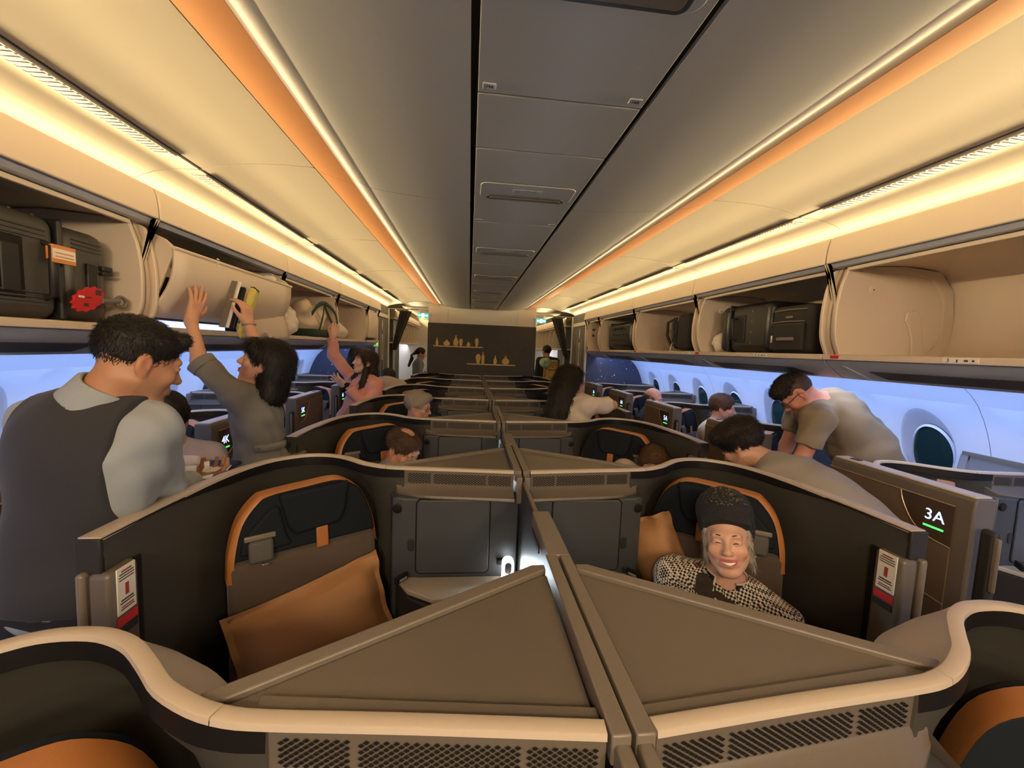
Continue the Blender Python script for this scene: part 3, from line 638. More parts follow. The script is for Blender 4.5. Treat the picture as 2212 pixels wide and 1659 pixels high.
# right bin: upright black hard shell and soft grey case
R = tag(empty('suitcase', (1.92, 2.70, 1.7135)), 'glossy black hard suitcase standing in the second right bin', 'suitcase')
rbox('main_shell', (0.0, -0.06, 0.172), (0.50, 0.40, 0.335), 'case_black', R, 0.045); rbox('front_shell', (0.0, 0.215, 0.172), (0.49, 0.11, 0.330), 'case_black', R, 0.045)
rbox('zip_band', (0.0, 0.152, 0.172), (0.506, 0.014, 0.338), 'zip_black', R, 0.03)
MB().tube([(-0.245, 0.06, 0.09), (-0.285, 0.06, 0.095), (-0.288, 0.06, 0.235), (-0.245, 0.06, 0.24)], 0.012, 8).build('carry_handle', 'zip_black', R, smooth=60)
rbox('handle_frame', (-0.252, 0.04, 0.165), (0.008, 0.13, 0.19), 'zip_black', R, 0.003); rbox('sticker', (-0.2575, 0.098, 0.165), (0.002, 0.014, 0.065), 'white_card', R, 0.0005, 1)
rbox('corner_guard', (-0.215, 0.18, 0.31), (0.06, 0.08, 0.045), 'case_black', R, 0.02)
for k in range(4): rbox('stitch', (-0.251, -0.09, 0.07+0.07*k), (0.003, 0.010, 0.012), 'strap_grey', R, 0.001, 1)
R = tag(empty('suitcase', (1.90, 2.255, 1.7135)), 'dark soft sided suitcase leaning in front of the black hard one', 'suitcase')
rbox('main_body', (0.0, 0.0, 0.145), (0.50, 0.31, 0.285), 'case_soft', R, 0.04); rbox('front_pocket', (-0.258, 0.0, 0.10), (0.03, 0.25, 0.16), 'case_soft', R, 0.012)
for zz in (0.185, 0.255): MB().tube([(-0.264 if zz < 0.2 else -0.252, -0.125, zz), (-0.270 if zz < 0.2 else -0.256, 0, zz+0.004), (-0.264 if zz < 0.2 else -0.252, 0.125, zz)], 0.004, 6).build('zip', 'strap_grey', R)
rbox('logo_plate', (-0.256, -0.0, 0.215), (0.006, 0.05, 0.014), 'strap_grey', R, 0.002); rbox('grab_handle', (-0.281, -0.01, 0.085), (0.012, 0.13, 0.020), 'strap_grey', R, 0.005); rbox('zip_pull', (-0.276, 0.1, 0.085), (0.01, 0.012, 0.045), 'metal', R, 0.002)
# upright backpack, third right bin
R = tag(empty('backpack', (1.88, 3.58, 1.7135)), 'black backpack standing on end in the third right bin', 'backpack')
rbox('main_body', (0.0, -0.06, 0.175), (0.44, 0.20, 0.33), 'case_soft', R, 0.05); rbox('front_pocket', (0.0, 0.085, 0.155), (0.40, 0.10, 0.27), 'case_soft', R, 0.04)
MB().tube([(-0.20, 0.10, 0.30), (-0.235, 0.17, 0.27), (-0.225, 0.19, 0.15), (-0.20, 0.14, 0.05)], 0.014, 8).build('shoulder_strap', 'case_soft', R, smooth=60)
MB().tube([(-0.205, 0.06, 0.305), (-0.245, 0.05, 0.25), (-0.24, 0.04, 0.10), (-0.205, 0.03, 0.05)], 0.012, 8).build('shoulder_strap', 'zip_black', R, smooth=60)
rbox('buckle', (-0.233, 0.06, 0.17), (0.02, 0.03, 0.05), 'metal', R, 0.004)
T = tag(empty('luggage_tag', (1.625, 3.63, 1.735)), 'white card tag dangling from the black backpack', 'luggage tag')
MB().box((0, 0, 0), (0.003, 0.012, 0.10), rot=Matrix.Rotation(0.35, 3, 'X')).build('card', 'white_card', T); MB().box((0.01, 0.10, -0.005), (0.003, 0.055, 0.035), rot=Matrix.Rotation(0.6, 3, 'X')).build('wallet', 'strap_grey', T)
# patterned case, fourth right bin
R = tag(empty('suitcase', (1.92, 5.13, 1.7135)), 'black case with raised diamond pattern in the fourth right bin', 'suitcase')
rbox('main_shell', (0.0, -0.02, 0.178), (0.50, 0.80, 0.345), 'case_black', R, 0.06); rbox('zip_band', (0.0, 0.28, 0.178), (0.508, 0.02, 0.35), 'zip_black', R, 0.03)
dm = MB()
for i in range(6):
    for j in range(4):
        y, z = -0.28 + i*0.085 + (j % 2)*0.04, 0.07 + j*0.065
        dm.add([(-0.25, y-0.03, z), (-0.25, y, z+0.025), (-0.25, y+0.03, z), (-0.25, y, z-0.025), (-0.262, y, z)], [(0, 1, 4), (1, 2, 4), (2, 3, 4), (3, 0, 4)])
dm.build('diamond_relief', 'case_black', R)['kind'] = 'stuff'
MB().tube([(-0.25, -0.16, 0.28), (-0.275, -0.16, 0.28), (-0.275, 0.10, 0.28), (-0.25, 0.10, 0.28)], 0.009, 8).build('carry_handle', 'zip_black', R)

# ================================================================== SUITES
# template half-suite: u = distance from the centre line (0) to the aisle (1.11); y aft; mirrored by s
PITCH = 1.12
RIM = [(1.092, -0.08), (1.092, 0.08), (1.088, 0.22), (1.078, 0.36), (1.052, 0.50), (1.002, 0.61), (0.928, 0.672), (0.884, 0.690), (0.828, 0.690), (0.785, 0.677), (0.745, 0.655), (0.694, 0.613), (0.647, 0.573), (0.582, 0.537), (0.526, 0.518), (0.470, 0.510), (0.380, 0.502), (0.279, 0.493), (0.16, 0.481), (0.034, 0.468)]
def use_rim(rim):
    global RC, LEN, TAN, NRM, iled, rimw, slope
    RC = np.array(crom(rim, 3))
    LEN = np.concatenate([[0], np.cumsum(np.linalg.norm(np.diff(RC, axis=0), axis=1))]) + (rim[0][1] + 0.08)
    TAN = np.gradient(RC, axis=0); TAN /= np.linalg.norm(TAN, axis=1)[:, None]
    NRM = np.stack([TAN[:, 1], -TAN[:, 0]], 1)
    NRM = np.array([n if (n[0]*(c[0]-0.55) + n[1]*(c[1]-0.15)) > 0 else -n for n, c in zip(NRM, RC)])     # outward (away from the passenger)
    iled = int(np.argmin(np.abs(RC[:, 0]-0.50)))
    rimw = np.array([lerp(LEN[k], [0, 0.25, 0.50, 0.75, 3], [0.050, 0.046, 0.034, 0.023, 0.022]) for k in range(len(RC))])
    slope = np.array([lerp(LEN[k], [0, 0.45, 0.72, 0.95, 1.10, LEN[iled]-0.02, LEN[iled]+0.05, 4], [0.0, 0.0, 0.07, 0.105, 0.11, 0.035, 0.0, 0.0]) for k in range(len(RC))])
def lerp(x, xs, ys): return float(np.interp(x, xs, ys))
def suite_parts(s, window=False):
    use_rim(RIM if not window else [(1.092, 0.15)] + RIM[2:])
    """mesh data of one suite, passenger side mirrored by s (+1: passenger at +x of the centre line)"""
    fn = lambda p: Vector((s*p[0], p[1], p[2])); D = []
    def put(name, mb, mats, bevel=0, smooth=None, seg=2, sub=None):
        D.append((name, mb.mesh(name, mats, smooth if smooth is not None else (30 if bevel else None), fn), bevel, seg, sub))
    n = len(RC); Z = 1.19
    # shell: inner face, band painted black as the shadow under the rim, outer flare
    rows = []
    for k in range(iled + 3 if iled + 3 < n else n):
        c, nr, wv, sl = RC[k], NRM[k], rimw[k], slope[k]
        P = lambda d, z: (c[0]+nr[0]*d, c[1]+nr[1]*d, z)
        band = lerp(LEN[k], [0, 0.25, 0.5, 1.2, 1.6, 3], [0.008, 0.015, 0.042, 0.046, 0.030, 0.02])
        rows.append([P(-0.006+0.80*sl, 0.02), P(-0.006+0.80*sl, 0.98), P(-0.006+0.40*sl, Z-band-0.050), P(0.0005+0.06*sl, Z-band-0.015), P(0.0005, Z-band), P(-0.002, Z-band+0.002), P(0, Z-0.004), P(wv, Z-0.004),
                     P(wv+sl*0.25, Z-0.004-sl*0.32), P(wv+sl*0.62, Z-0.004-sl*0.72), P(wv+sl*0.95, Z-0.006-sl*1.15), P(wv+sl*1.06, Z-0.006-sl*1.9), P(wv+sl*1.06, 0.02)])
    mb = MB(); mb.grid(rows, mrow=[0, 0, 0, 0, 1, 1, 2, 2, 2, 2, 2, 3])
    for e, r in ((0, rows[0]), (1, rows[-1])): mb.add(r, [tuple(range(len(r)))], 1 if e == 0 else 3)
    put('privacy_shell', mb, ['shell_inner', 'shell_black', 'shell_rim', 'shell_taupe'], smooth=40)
    # bright rim strip; a joint separates the S-curve piece from the straight ledge piece
    for nm, k0, k1 in (('rim_strip', 0, iled-2), ('rim_strip', iled-2, n-1)):
        rows = []
        for k in range(k0, k1+1):
            c, nr, wv = RC[k], NRM[k], rimw[k]; g = 0.0
            P = lambda d, z: (c[0]+nr[0]*d, c[1]+nr[1]*d, z)
            rows.append([P(-0.001, Z-0.010), P(0.0, Z-0.001), P(0.002, Z), P(wv-0.002, Z), P(wv, Z-0.001), P(wv, Z-0.010)])
        d = np.array(rows[-1][0]) - np.array(rows[-2][0])
        if k1 != n-1: rows[-1] = [tuple(np.array(p) - d*0.10) for p in rows[-1]]
        mb = MB(); mb.grid(rows, closed=True)
        for r in (rows[0], rows[-1]): mb.add(r, [tuple(range(6))])
        put(nm, mb, 'shell_rim', smooth=40)
    # front end block and the sliding door post with its safety card recess
    if not window: put('front_block', MB().box((1.117, -0.082, 1.142), (0.056, 0.012, 0.088)), 'shell_dark', bevel=0.003)
    if not window: put('door_slab', MB().box((1.090, -0.052, 0.62), (0.052, 0.088, 0.965)), 'shell_taupe', bevel=0.012, seg=3)
    if not window: put('door_groove', MB().box((1.0775, 0.004, 0.60), (0.006, 0.020, 1.0)), 'shell_black')
    if not window: put('door_edge', MB().box((1.126, -0.088, 0.62), (0.020, 0.034, 0.975)), 'cap_taupe', bevel=0.009, seg=3)
    # vent band along the ledge
    ya = lambda u: lerp(u, [0.034, 0.28, 0.52], [0.468, 0.493, 0.518])
    mb = MB(); us = [0.034 + (0.50-0.034)*i/10 for i in range(11)]
    pr = [(0.002, 1.180), (0.003, 1.122), (-0.002, 1.116), (-0.035, 1.104), (-0.058, 1.098), (-0.062, 1.090), (-0.055, 1.083), (0.05, 1.083), (0.05, 1.180)]
    mb.grid([[(u, ya(u)+(dy if abs(dy) < 0.01 or dy > 0 else dy*lerp(u, [0, 0.40, 0.50], [1, 1, 0.15])), z) for dy, z in pr] for u in us], closed=True)
    for u in (us[0], us[-1]): mb.add([(u, ya(u)+dy, z) for dy, z in pr], [tuple(range(len(pr)))])
    put('vent_ledge', mb, 'shell_taupe', smooth=40)
    # honeycomb grille: three panels of pressed holes
    mb = MB()
    for a, b in ((0.048, 0.135), (0.148, 0.355), (0.368, 0.455)):
        r = 0
        z = 1.166
        while z > 1.128:
            u = a + (0.0065 if r % 2 else 0.0)
            while u < b:
                y = ya(u) + 0.0008
                mb.add([(u-0.0046, y-0.0012, z), (u, y-0.0012, z+0.0029), (u+0.0046, y-0.0012, z), (u, y-0.0012, z-0.0029)], [(0, 1, 2, 3)])
                u += 0.0130
            z -= 0.0045; r += 1
    put('vent_grille', mb, 'shell_black')
    # cabinet front below the ledge
    mb = MB(); pl = [(0.012, 0.445), (0.46, 0.445), (0.505, 0.462), (0.520, 0.51), (0.520, 0.53), (0.012, 0.53)]
    mb.prism(pl, 0.30, 1.086); put('stowage_cabinet', mb, 'cabinet', bevel=0.006)
    put('cabinet_door', MB().prism(rrect(0.282, 0.296, 0.018), 0.445-0.007, 0.45, 0, lambda a, b, h: (0.268+a, h, 0.934+b)), 'cabinet', bevel=0.003)
    put('door_gap', MB().prism(rrect(0.292, 0.306, 0.022), 0.445-0.0015, 0.45, 0, lambda a, b, h: (0.268+a, h, 0.934+b)), 'shell_black')
    put('door_latch', MB().prism(rrect(0.026, 0.05, 0.011), 0.445-0.004, 0.45, 0, lambda a, b, h: (0.430+a, h, 0.90+b)), 'shell_dark', bevel=0.002)
    put('speaker', MB().lathe([(0.001, 0.0), (0.019, 0.0), (0.019, -0.004), (0.017, -0.005), (0.001, -0.003)], (0.484, 0.452, 1.045), 18, axis='Y'), 'shell_black', smooth=40)
    # side console with its countertop, and the low table edge
    put('console_top', MB().prism([(0.012, 0.445), (0.40, 0.445), (0.50, 0.475), (0.43, 0.36), (0.33, 0.30), (0.012, 0.30)], 0.748, 0.768), 'console_top', bevel=0.004)
    put('console_body', MB().prism([(0.012, 0.44), (0.49, 0.46), (0.42, 0.34), (0.32, 0.27), (0.20, 0.20), (0.012, 0.20)], 0.02, 0.746), 'shell_dark', bevel=0.004)
    put('switch_panel', MB().box((0.455, 0.385, 0.80), (0.06, 0.012, 0.028), rot=Matrix.Rotation(-0.9, 3, 'Z')), 'shell_black', bevel=0.003)
    put('socket', MB().box((0.447, 0.377, 0.80), (0.036, 0.003, 0.010), rot=Matrix.Rotation(-0.9, 3, 'Z')), 'metal', bevel=0.001)
    # reading lamp: glowing rounded blade with a dark lens
    put('reading_lamp', MB().prism(rrect(0.046, 0.145, 0.022), 0.395, 0.425, 0, lambda a, b, h: (0.050+a, h, 0.790+b)), 'lamp_white', bevel=0.004)
    put('lamp_lens', MB().prism(rrect(0.026, 0.045, 0.012), 0.393, 0.3955, 0, lambda a, b, h: (0.050+a, h, 0.826+b)), 'lamp_lens')
    put('lamp_arm', MB().box((0.078, 0.432, 0.835), (0.03, 0.02, 0.02)), 'shell_black', bevel=0.003)
    # triangular console lid over the next footwell, with raised border
    mb = MB(); mb.prism([(0.036, 0.486), (0.28, 0.512), (0.49, 0.532), (0.552, 0.562), (0.05, 0.872), (0.036, 0.872)], 1.140, 1.170)
    put('console_lid', mb, 'shell_taupe', bevel=0.002)
    A, B2 = Vector((0.572, 0.548)), Vector((0.036, 0.886)); d = (B2-A).normalized(); q = Vector((d.y, -d.x)); q = q if q.y > 0 else -q
    A0, A1 = A - q*0.0, A + q*0.030; C0, C1 = Vector((0.055, 0.8745)), Vector((0.050, 0.912)); 
    put('lid_border', MB().prism([tuple(A + q*0.004), tuple(A + q*0.034), (0.066, 0.905), (0.036, 0.905), (0.036, 0.885), (0.052, 0.876)], 1.150, 1.178), 'cap_taupe', bevel=0.003)
    put('footwell_wall', MB().prism([(0.036, 0.55), (0.54, 0.57), (0.05, 0.86), (0.036, 0.86)], 0.02, 1.139), 'shell_dark')
    # rail cap of this half, and its drop at the vent ledge
    put('rail_cap', MB().prism([(0.003, 0.462), (0.030, 0.462), (0.030, 0.925), (0.003, 0.925)], 1.150, 1.193), 'cap_taupe', bevel=0.003)
    put('rail_drop', MB().prism([(0.004, 0.418), (0.026, 0.418), (0.026, 0.466), (0.004, 0.466)], 1.075, 1.180), 'cap_taupe', bevel=0.004)
    return D
def add_parts(D, root):
    for name, me, bv, seg, sub in D:
        o = bpy.data.objects.new(name, me); COL.objects.link(o); o.parent = root
        if bv:
            md = o.modifiers.new('bevel', 'BEVEL'); md.width = bv; md.segments = seg; md.limit_method = 'ANGLE'; md.angle_limit = math.radians(40)
        if name == 'vent_grille': o['kind'] = 'stuff'
DATA = {s: suite_parts(s) for s in (-1, 1)}
WDATA = {s: suite_parts(s, True) for s in (-1, 1)}

# ------------------------------------------------------------------ the seat (own thing, standing in the suite)
SA, SB = Vector((1.048, 0.330)), Vector((0.632, 0.612))           # ends of the backrest line
def seat_parts(s):
    ax = (SB - SA); W = ax.length; ax.normalize()                 # along the backrest, aisle -> centre
    nf = Vector((-ax.y, ax.x)); nf = nf if nf.y < 0 else -nf       # facing (towards the camera and the centre line)
    mid = (SA + SB)/2; D = []
    def fn(p):                                                    # p = (across, forward, up): recline 9 degrees about the foot
        z = p[2]; fwd = p[1] + 0.15*(1.12 - z)
        q = mid + ax*p[0] + nf*fwd; return Vector((s*q.x, q.y, z))
    def fn0(p):
        q = mid + ax*p[0] + nf*p[1]; return Vector((s*q.x, q.y, p[2]))
    def put(name, mb, m, bevel=0, smooth=None, f=fn, seg=3): D.append((name, mb.mesh(name, m, smooth if smooth is not None else (35 if bevel else None), f), bevel, seg, None))
    hw = W/2
    # backrest outline: rounded shoulders, flat top
    out = [(-hw, 0.62), (-hw, 0.86), (-hw*0.97, 0.96), (-hw*0.86, 1.055), (-hw*0.66, 1.118), (-hw*0.50, 1.132), (0.0, 1.142), (hw*0.36, 1.147), (hw*0.58, 1.134), (hw*0.80, 1.085), (hw*0.95, 0.985), (hw, 0.88), (hw, 0.62)]
    oc = [out[0]] + [tuple(q) for q in crom(out[1:-1], 4)] + [out[-1]]
    cut = 0.925
    top = [q for q in oc if q[1] >= cut]; top = [(-hw*0.985, cut)] + top + [(hw*0.985, cut)]
    bot = [(-hw, 0.42)] + [(-hw*0.99, cut-0.006), (hw*0.99, cut-0.006)] + [(hw, 0.42)]
    put('headrest', MB().prism(top, -0.028, 0.050, 0, lambda a, b, h: (a, h, b)), 'seat_navy', bevel=0.020, seg=4)
    # sewn trapezoid pad in the headrest
    pad = [(-0.125, 1.128), (0.125, 1.138), (0.105, 1.03), (0.080, 0.985), (-0.075, 0.975), (-0.100, 1.01)]
    pc = [tuple(q) for q in pad]
    put('head_pad', MB().prism(pc, 0.036, 0.066, 0, lambda a, b, h: (a+0.03, h, b)), 'seat_navy', bevel=0.014, seg=4)
    put('wing_pad', MB().prism([(-0.245, 0.94), (-0.235, 1.0), (-0.15, 1.085), (-0.12, 1.09), (-0.10, 0.99), (-0.08, 0.945)], 0.035, 0.060, 0, lambda a, b, h: (a+0.028, h, b)), 'seat_navy', bevel=0.012, seg=4)
    put('backrest', MB().prism(bot, -0.028, 0.058, 0, lambda a, b, h: (a, h, b)), 'seat_brown', bevel=0.022, seg=4)
    # orange leather edging: broad on the aisle shoulder, a thin line over the top
    k = [i for i, q in enumerate(oc) if q[1] > 0.70]; oc2 = [oc[i] for i in k]
    rows = []; m_ = len(oc2)
    for i, (a, b) in enumerate(oc2):
        t = i/(m_-1); wd = lerp(t, [0, 0.12, 0.32, 0.42, 0.60, 0.68, 1.0], [0.016, 0.018, 0.012, 0.003, 0.001, 0.0, 0.0])
        cx, cz = 0.0, 0.85; dv = Vector((a-cx, b-cz)).normalized()
        o_, i_ = 0.003, wd
        bk_ = -0.022
        bk_ = -0.004; rows.append([(a+dv.x*o_, bk_, b+dv.y*o_), (a+dv.x*o_, 0.042, b+dv.y*o_), (a+dv.x*0.001, 0.050, b+dv.y*0.001), (a-dv.x*i_, 0.055, b-dv.y*i_), (a-dv.x*i_, 0.030, b-dv.y*i_)])
    put('leather_edge', MB().grid(rows), 'leather_orange', smooth=60)
    put('leather_tab', MB().box((0.045, 0.060, 0.950), (0.042, 0.010, 0.075)), 'leather_orange', bevel=0.004)
    put('belt_pouch', MB().box((-0.155, 0.072, 0.955), (0.075, 0.022, 0.075)), 'belt_grey', bevel=0.012)
    put('belt_slot', MB().box((-0.155, 0.060, 0.998), (0.095, 0.012, 0.018)), 'cap_taupe', bevel=0.004)
    put('belt_clip', MB().box((-0.145, 0.082, 0.912), (0.022, 0.006, 0.006)), 'metal', bevel=0.001)
    put('stitch_line', MB().tube([(-0.24+0.02*i, 0.0585, 0.69 + 0.016*math.sin(i*0.38)) for i in range(8)] + [(-0.085, 0.0585, 0.668)], 0.0018, 4), 'belt_grey')
    put('seat_cushion', MB().prism(rrect(0.50, 0.52, 0.06), 0.34, 0.47, 0, lambda a, b, h: (a, b+0.38, h)), 'seat_brown', bevel=0.03, f=fn0)
    put('seat_base', MB().prism(rrect(0.44, 0.46, 0.03), 0.0, 0.335, 0, lambda a, b, h: (a, b+0.36, h)), 'shell_dark', f=fn0)
    return D
SEATD = {s: seat_parts(s) for s in (-1, 1)}
def seat_point(s, cx, y, a, f, z):                                # world point: across a, forward f of the backrest
    ax = (SB - SA).normalized(); nf = Vector((-ax.y, ax.x)); nf = nf if nf.y < 0 else -nf; q = (SA+SB)/2 + ax*a + nf*f
    return Vector((cx + s*q.x, y + q.y, z))
def seat_dir(s):
    ax = (SB - SA).normalized(); nf = Vector((-ax.y, ax.x)); nf = nf if nf.y < 0 else -nf
    return Vector((s*ax.x, ax.y, 0)), Vector((s*nf.x, nf.y, 0))

# ------------------------------------------------------------------ aisle door pocket of the window suites
def door_pocket(root, s, sign):
    """s: +1 suites on the right wall (their aisle face looks to -x); local origin at the wall line"""
    sx = -s; u0 = 1.100                                            # distance of the aisle face from the wall line
    fn = lambda p: Vector((sx*p[0], p[1], p[2]))
    def b(name, mb, m, bevel=0, parent=root, smooth=None): return mb.build(name, m, parent, bevel=bevel, fn=fn, smooth=smooth)
    pr = [(0.145, 0.02), (0.145, 1.185), (0.155, 1.195), (0.735, 1.195), (0.745, 1.185), (0.745, 0.02)]
    # body with a sloped top: broad pale upper face
    mb = MB(); mb.prism([(u0+0.046, 0.02), (u0+0.046, 1.150), (u0+0.040, 1.190), (u0+0.03, 1.197), (u0-0.055, 1.197), (u0-0.055, 0.02)], 0.145, 0.745, 0, lambda a, z, h: (a, h, z))
    b('door_pocket', mb, 'shell_taupe', 0.006)
    b('pocket_top', MB().box((u0-0.006, 0.445, 1.199), (0.080, 0.585, 0.008)), 'shell_rim', 0.004)
    b('top_catch', MB().box((u0-0.01, 0.66, 1.204), (0.03, 0.045, 0.006)), 'shell_dark', 0.002)
    face = b('door_face', MB().prism([(0.20, 0.30), (0.74, 0.30), (0.74, 1.152), (0.20, 1.152)], u0+0.046, u0+0.051, 0, lambda y, z, h: (h, y, z)), 'door_brown', 0.002)
    b('bottom_trim', MB().prism([(0.20, 0.755), (0.56, 0.80), (0.56, 0.806), (0.20, 0.761)], u0+0.049, u0+0.0535, 0, lambda y, z, h: (h, y, z)), 'line_gold', 0, face)
    sg = [(0.20, 1.148), (0.395, 1.148), (0.385, 1.11), (0.355, 1.055), (0.32, 1.018), (0.27, 0.995), (0.20, 0.985)]
    sc = [sg[0], sg[1]] + [tuple(q) for q in crom(sg[1:], 4)][1:]
    pn = b('sign_panel', MB().prism(sc, u0+0.049, u0+0.0525, 0, lambda y, z, h: (h, y, z)), 'sign_brown', 0.0, face)
    mb = MB(); mb.tube([(u0+0.053, y, z) for y, z in sc[1:]], 0.0022, 6); mb.tube([(u0+0.053, 0.20, 1.150), (u0+0.053, 0.74, 1.152)], 0.0022, 6)
    b('trim_line', mb, 'line_gold', 0, face)
    tx = (0, -1, 0) if s > 0 else (0, 1, 0)
    lettering(sign, 0.062, 'led_blue', pn, basis(tx, (0, 0, 1), (-s, 0, 0), (sx*(u0+0.0531), 0.262, 1.085)), 'seat_number')
    b('status_light', MB().box((u0+0.0535, 0.262, 1.040), (0.003, 0.070, 0.007)), 'led_green', 0, pn)
    b('door_edge', MB().box((u0+0.020, 0.105, 0.59), (0.036, 0.05, 1.02)), 'shell_dark', 0.014)
    b('door_pull', MB().box((u0+0.030, 0.078, 0.98), (0.014, 0.020, 0.20)), 'cap_taupe', 0.006)

# ------------------------------------------------------------------ pillow
mat('cushion', (0.36, 0.175, 0.070), 0.7, bump=0.3, bscale=300)
def pillow_mesh():
    n = 28; rows_t, rows_b = [], []
    def hgt(u, v):
        e = max(0.0, (1-abs(u)**2.4)*(1-abs(v)**2.4)); return 0.082*e**0.55
    def pt(u, v, sg):
        x = u*0.245*(1-0.05*(1-abs(v))**1) ; y = v*0.17*(1-0.07*(1-u*u)); fl = 1.0
        wr = 0.010*math.sin(7*u+9*v*abs(u))*abs(u)**2 + 0.007*math.sin(16*v+3*u)*abs(v)**3
        return (x, y, sg*hgt(u/0.88 if abs(u) < 0.88 else 1, v/0.86 if abs(v) < 0.86 else 1) + wr)
    for i in range(n+1):
        rows_t.append([pt(-1+2*i/n, -1+2*j/n, 1) for j in range(n+1)]); rows_b.append([pt(-1+2*i/n, -1+2*j/n, -1) for j in range(n+1)])
    return MB().grid(rows_t).grid(rows_b).mesh('pillow', 'pillow_tan', 70)
PIL = pillow_mesh()
def pillow(loc, xa, ya, label, sc=1.0):
    """xa: direction of the long side; ya: direction of the short side"""
    xa = Vector(xa).normalized(); ya = Vector(ya); ya = (ya - xa*ya.dot(xa)).normalized(); za = xa.cross(ya)
    o = bpy.data.objects.new('pillow', PIL); COL.objects.link(o); o.matrix_world = basis(xa*sc, ya*sc, za*sc, loc)
    tag(o, label, 'pillow'); return o

# ------------------------------------------------------------------ place everything
CNAMES = ['foreground', 'third', 'fourth', 'fifth', 'sixth', 'seventh', 'rearmost']
ORD = ['nearest', 'second nearest', 'third nearest', 'fourth nearest', 'fifth nearest', 'sixth nearest', 'farthest']
for k in range(7):
    for s in (-1, 1):
        sd = 'left' if s < 0 else 'right'
        if k == 0: lab = 'foreground centre suite shell on the %s with wide S shaped pale rim' % sd
        elif k == 6: lab = 'farthest %s centre suite shell against the dark picture bulkhead' % sd
        else: lab = '%s centre suite shell of the %s row from the camera' % (sd, ['', 'second', 'third', 'fourth', 'fifth', 'sixth'][k])
        r = tag(empty('centre_suite', (0, PITCH*k, 0)), lab, 'suite', 'centre suites'); add_parts(DATA[s], r)
        if k == 1:
            # safety card and red tag on the inner face of the door post
            fx = lambda p, s=s: Vector((s*p[0], p[1], p[2]))
            cd = MB().box((1.0625, -0.052, 1.045), (0.003, 0.054, 0.118)).build('safety_card', 'white_card', r, fn=fx); cd['label'] = 'white printed safety card'
            for zz, hh, ww, mm in ((1.094, 0.004, 0.030, 'ink_red'), (1.087, 0.003, 0.042, 'ink'), (1.080, 0.0025, 0.046, 'ink'), (1.073, 0.0025, 0.044, 'ink'), (1.045, 0.030, 0.010, 'ink_red'), (1.020, 0.004, 0.036, 'ink'), (1.013, 0.003, 0.042, 'ink'), (1.003, 0.003, 0.036, 'ink_red'), (0.997, 0.0025, 0.040, 'ink')):
                MB().box((1.0608, -0.052, zz), (0.001, ww, hh)).build('printed_line', mm, cd, fn=fx)
            MB().box((1.0625, -0.050, 0.966), (0.004, 0.058, 0.022)).build('red_tag', 'tag_red', r, fn=fx, bevel=0.001)
            MB().box((1.0625, -0.050, 0.940), (0.003, 0.058, 0.020)).build('finger_recess', 'shell_dark', r, fn=fx, bevel=0.002)
        st = tag(empty('seat', (0, PITCH*k, 0)), ('navy and brown seat with orange edging, %s side centre, %s row' % (sd, ['nearest', 'second', 'third', 'fourth', 'fifth', 'sixth', 'last'][k])), 'seat', 'seats of the centre suites'); add_parts(SEATD[s], st)
    # the shared divider between the two seats ahead of this row's console
    dv = tag(empty('centre_divider', (0, PITCH*k, 0)), 'narrow centre divider with flat cap between the two seats, row %s from the camera' % ['one', 'two', 'three', 'four', 'five', 'six', 'seven'][k], 'divider', 'centre dividers')
    MB().prism([(-0.006, 0.475), (0.006, 0.475), (0.006, 1.60 if k < 6 else 0.9), (-0.006, 1.60 if k < 6 else 0.9)], 0.02, 1.148).build('divider_panel', 'shell_dark', dv)
    if k < 6:
        MB().box((0.003, 1.050, 1.172), (0.052, 0.262, 0.044)).build('divider_cap', 'cap_taupe', dv, bevel=0.003)
        MB().box((0.003, 1.36, 1.155), (0.012, 0.36, 0.018)).build('top_edge', 'cap_taupe', dv, bevel=0.002)
        MB().box((-0.024, 1.10, 1.142), (0.004, 0.12, 0.018)).build('latch', 'shell_dark', dv)
for k in range(1, 6):
    for s in (-1, 1):                                              # s: side wall; the passenger sits towards the aisle from the wall line
        sign = '%d%s' % (k+2, 'A' if s > 0 else 'K'); sd = 'right' if s > 0 else 'left'
        r = tag(empty('window_suite', (s*2.66, PITCH*k, 0)), '%s window suite with door marked %s' % (sd, sign), 'suite', 'window suites'); r.scale = (0.9, 1, 1); add_parts(WDATA[-s], r)
        door_pocket(r, s, sign)
        st = tag(empty('seat', (s*2.66, PITCH*k, 0)), 'navy and brown seat inside the window suite marked %s' % sign, 'seat', 'seats of the window suites'); st.scale = (0.9, 1, 1); add_parts(SEATD[-s], st)
# pillows
axd, nfd = seat_dir(-1)
pl = seat_point(-1, 0, PITCH, 0.0, 0.20, 0.66); pillow(pl, axd + Vector((0, 0, 0.16)), Vector((0, 0, 1)) - nfd*0.30, 'tan pillow leaning across the empty left seat', 1.05)
axd, nfd = seat_dir(1)
pr_ = seat_point(1, 0, PITCH, 0.20, 0.13, 0.80); pillow(pr_, axd*0.5 + Vector((0, 0, 1)) , nfd*0.2 - axd, 'brownish pillow standing beside the smiling woman', 0.82)
# light thrown by the lit reading lamps
for k in (1, 2, 3):
    for s in (-1, 1):
        area('reading_glow', (s*0.050, PITCH*k + 0.385, 0.80), (math.radians(90), 0, math.radians(180)), 0.04, 0.12, 1.3 if k == 1 else 0.9, COOL)

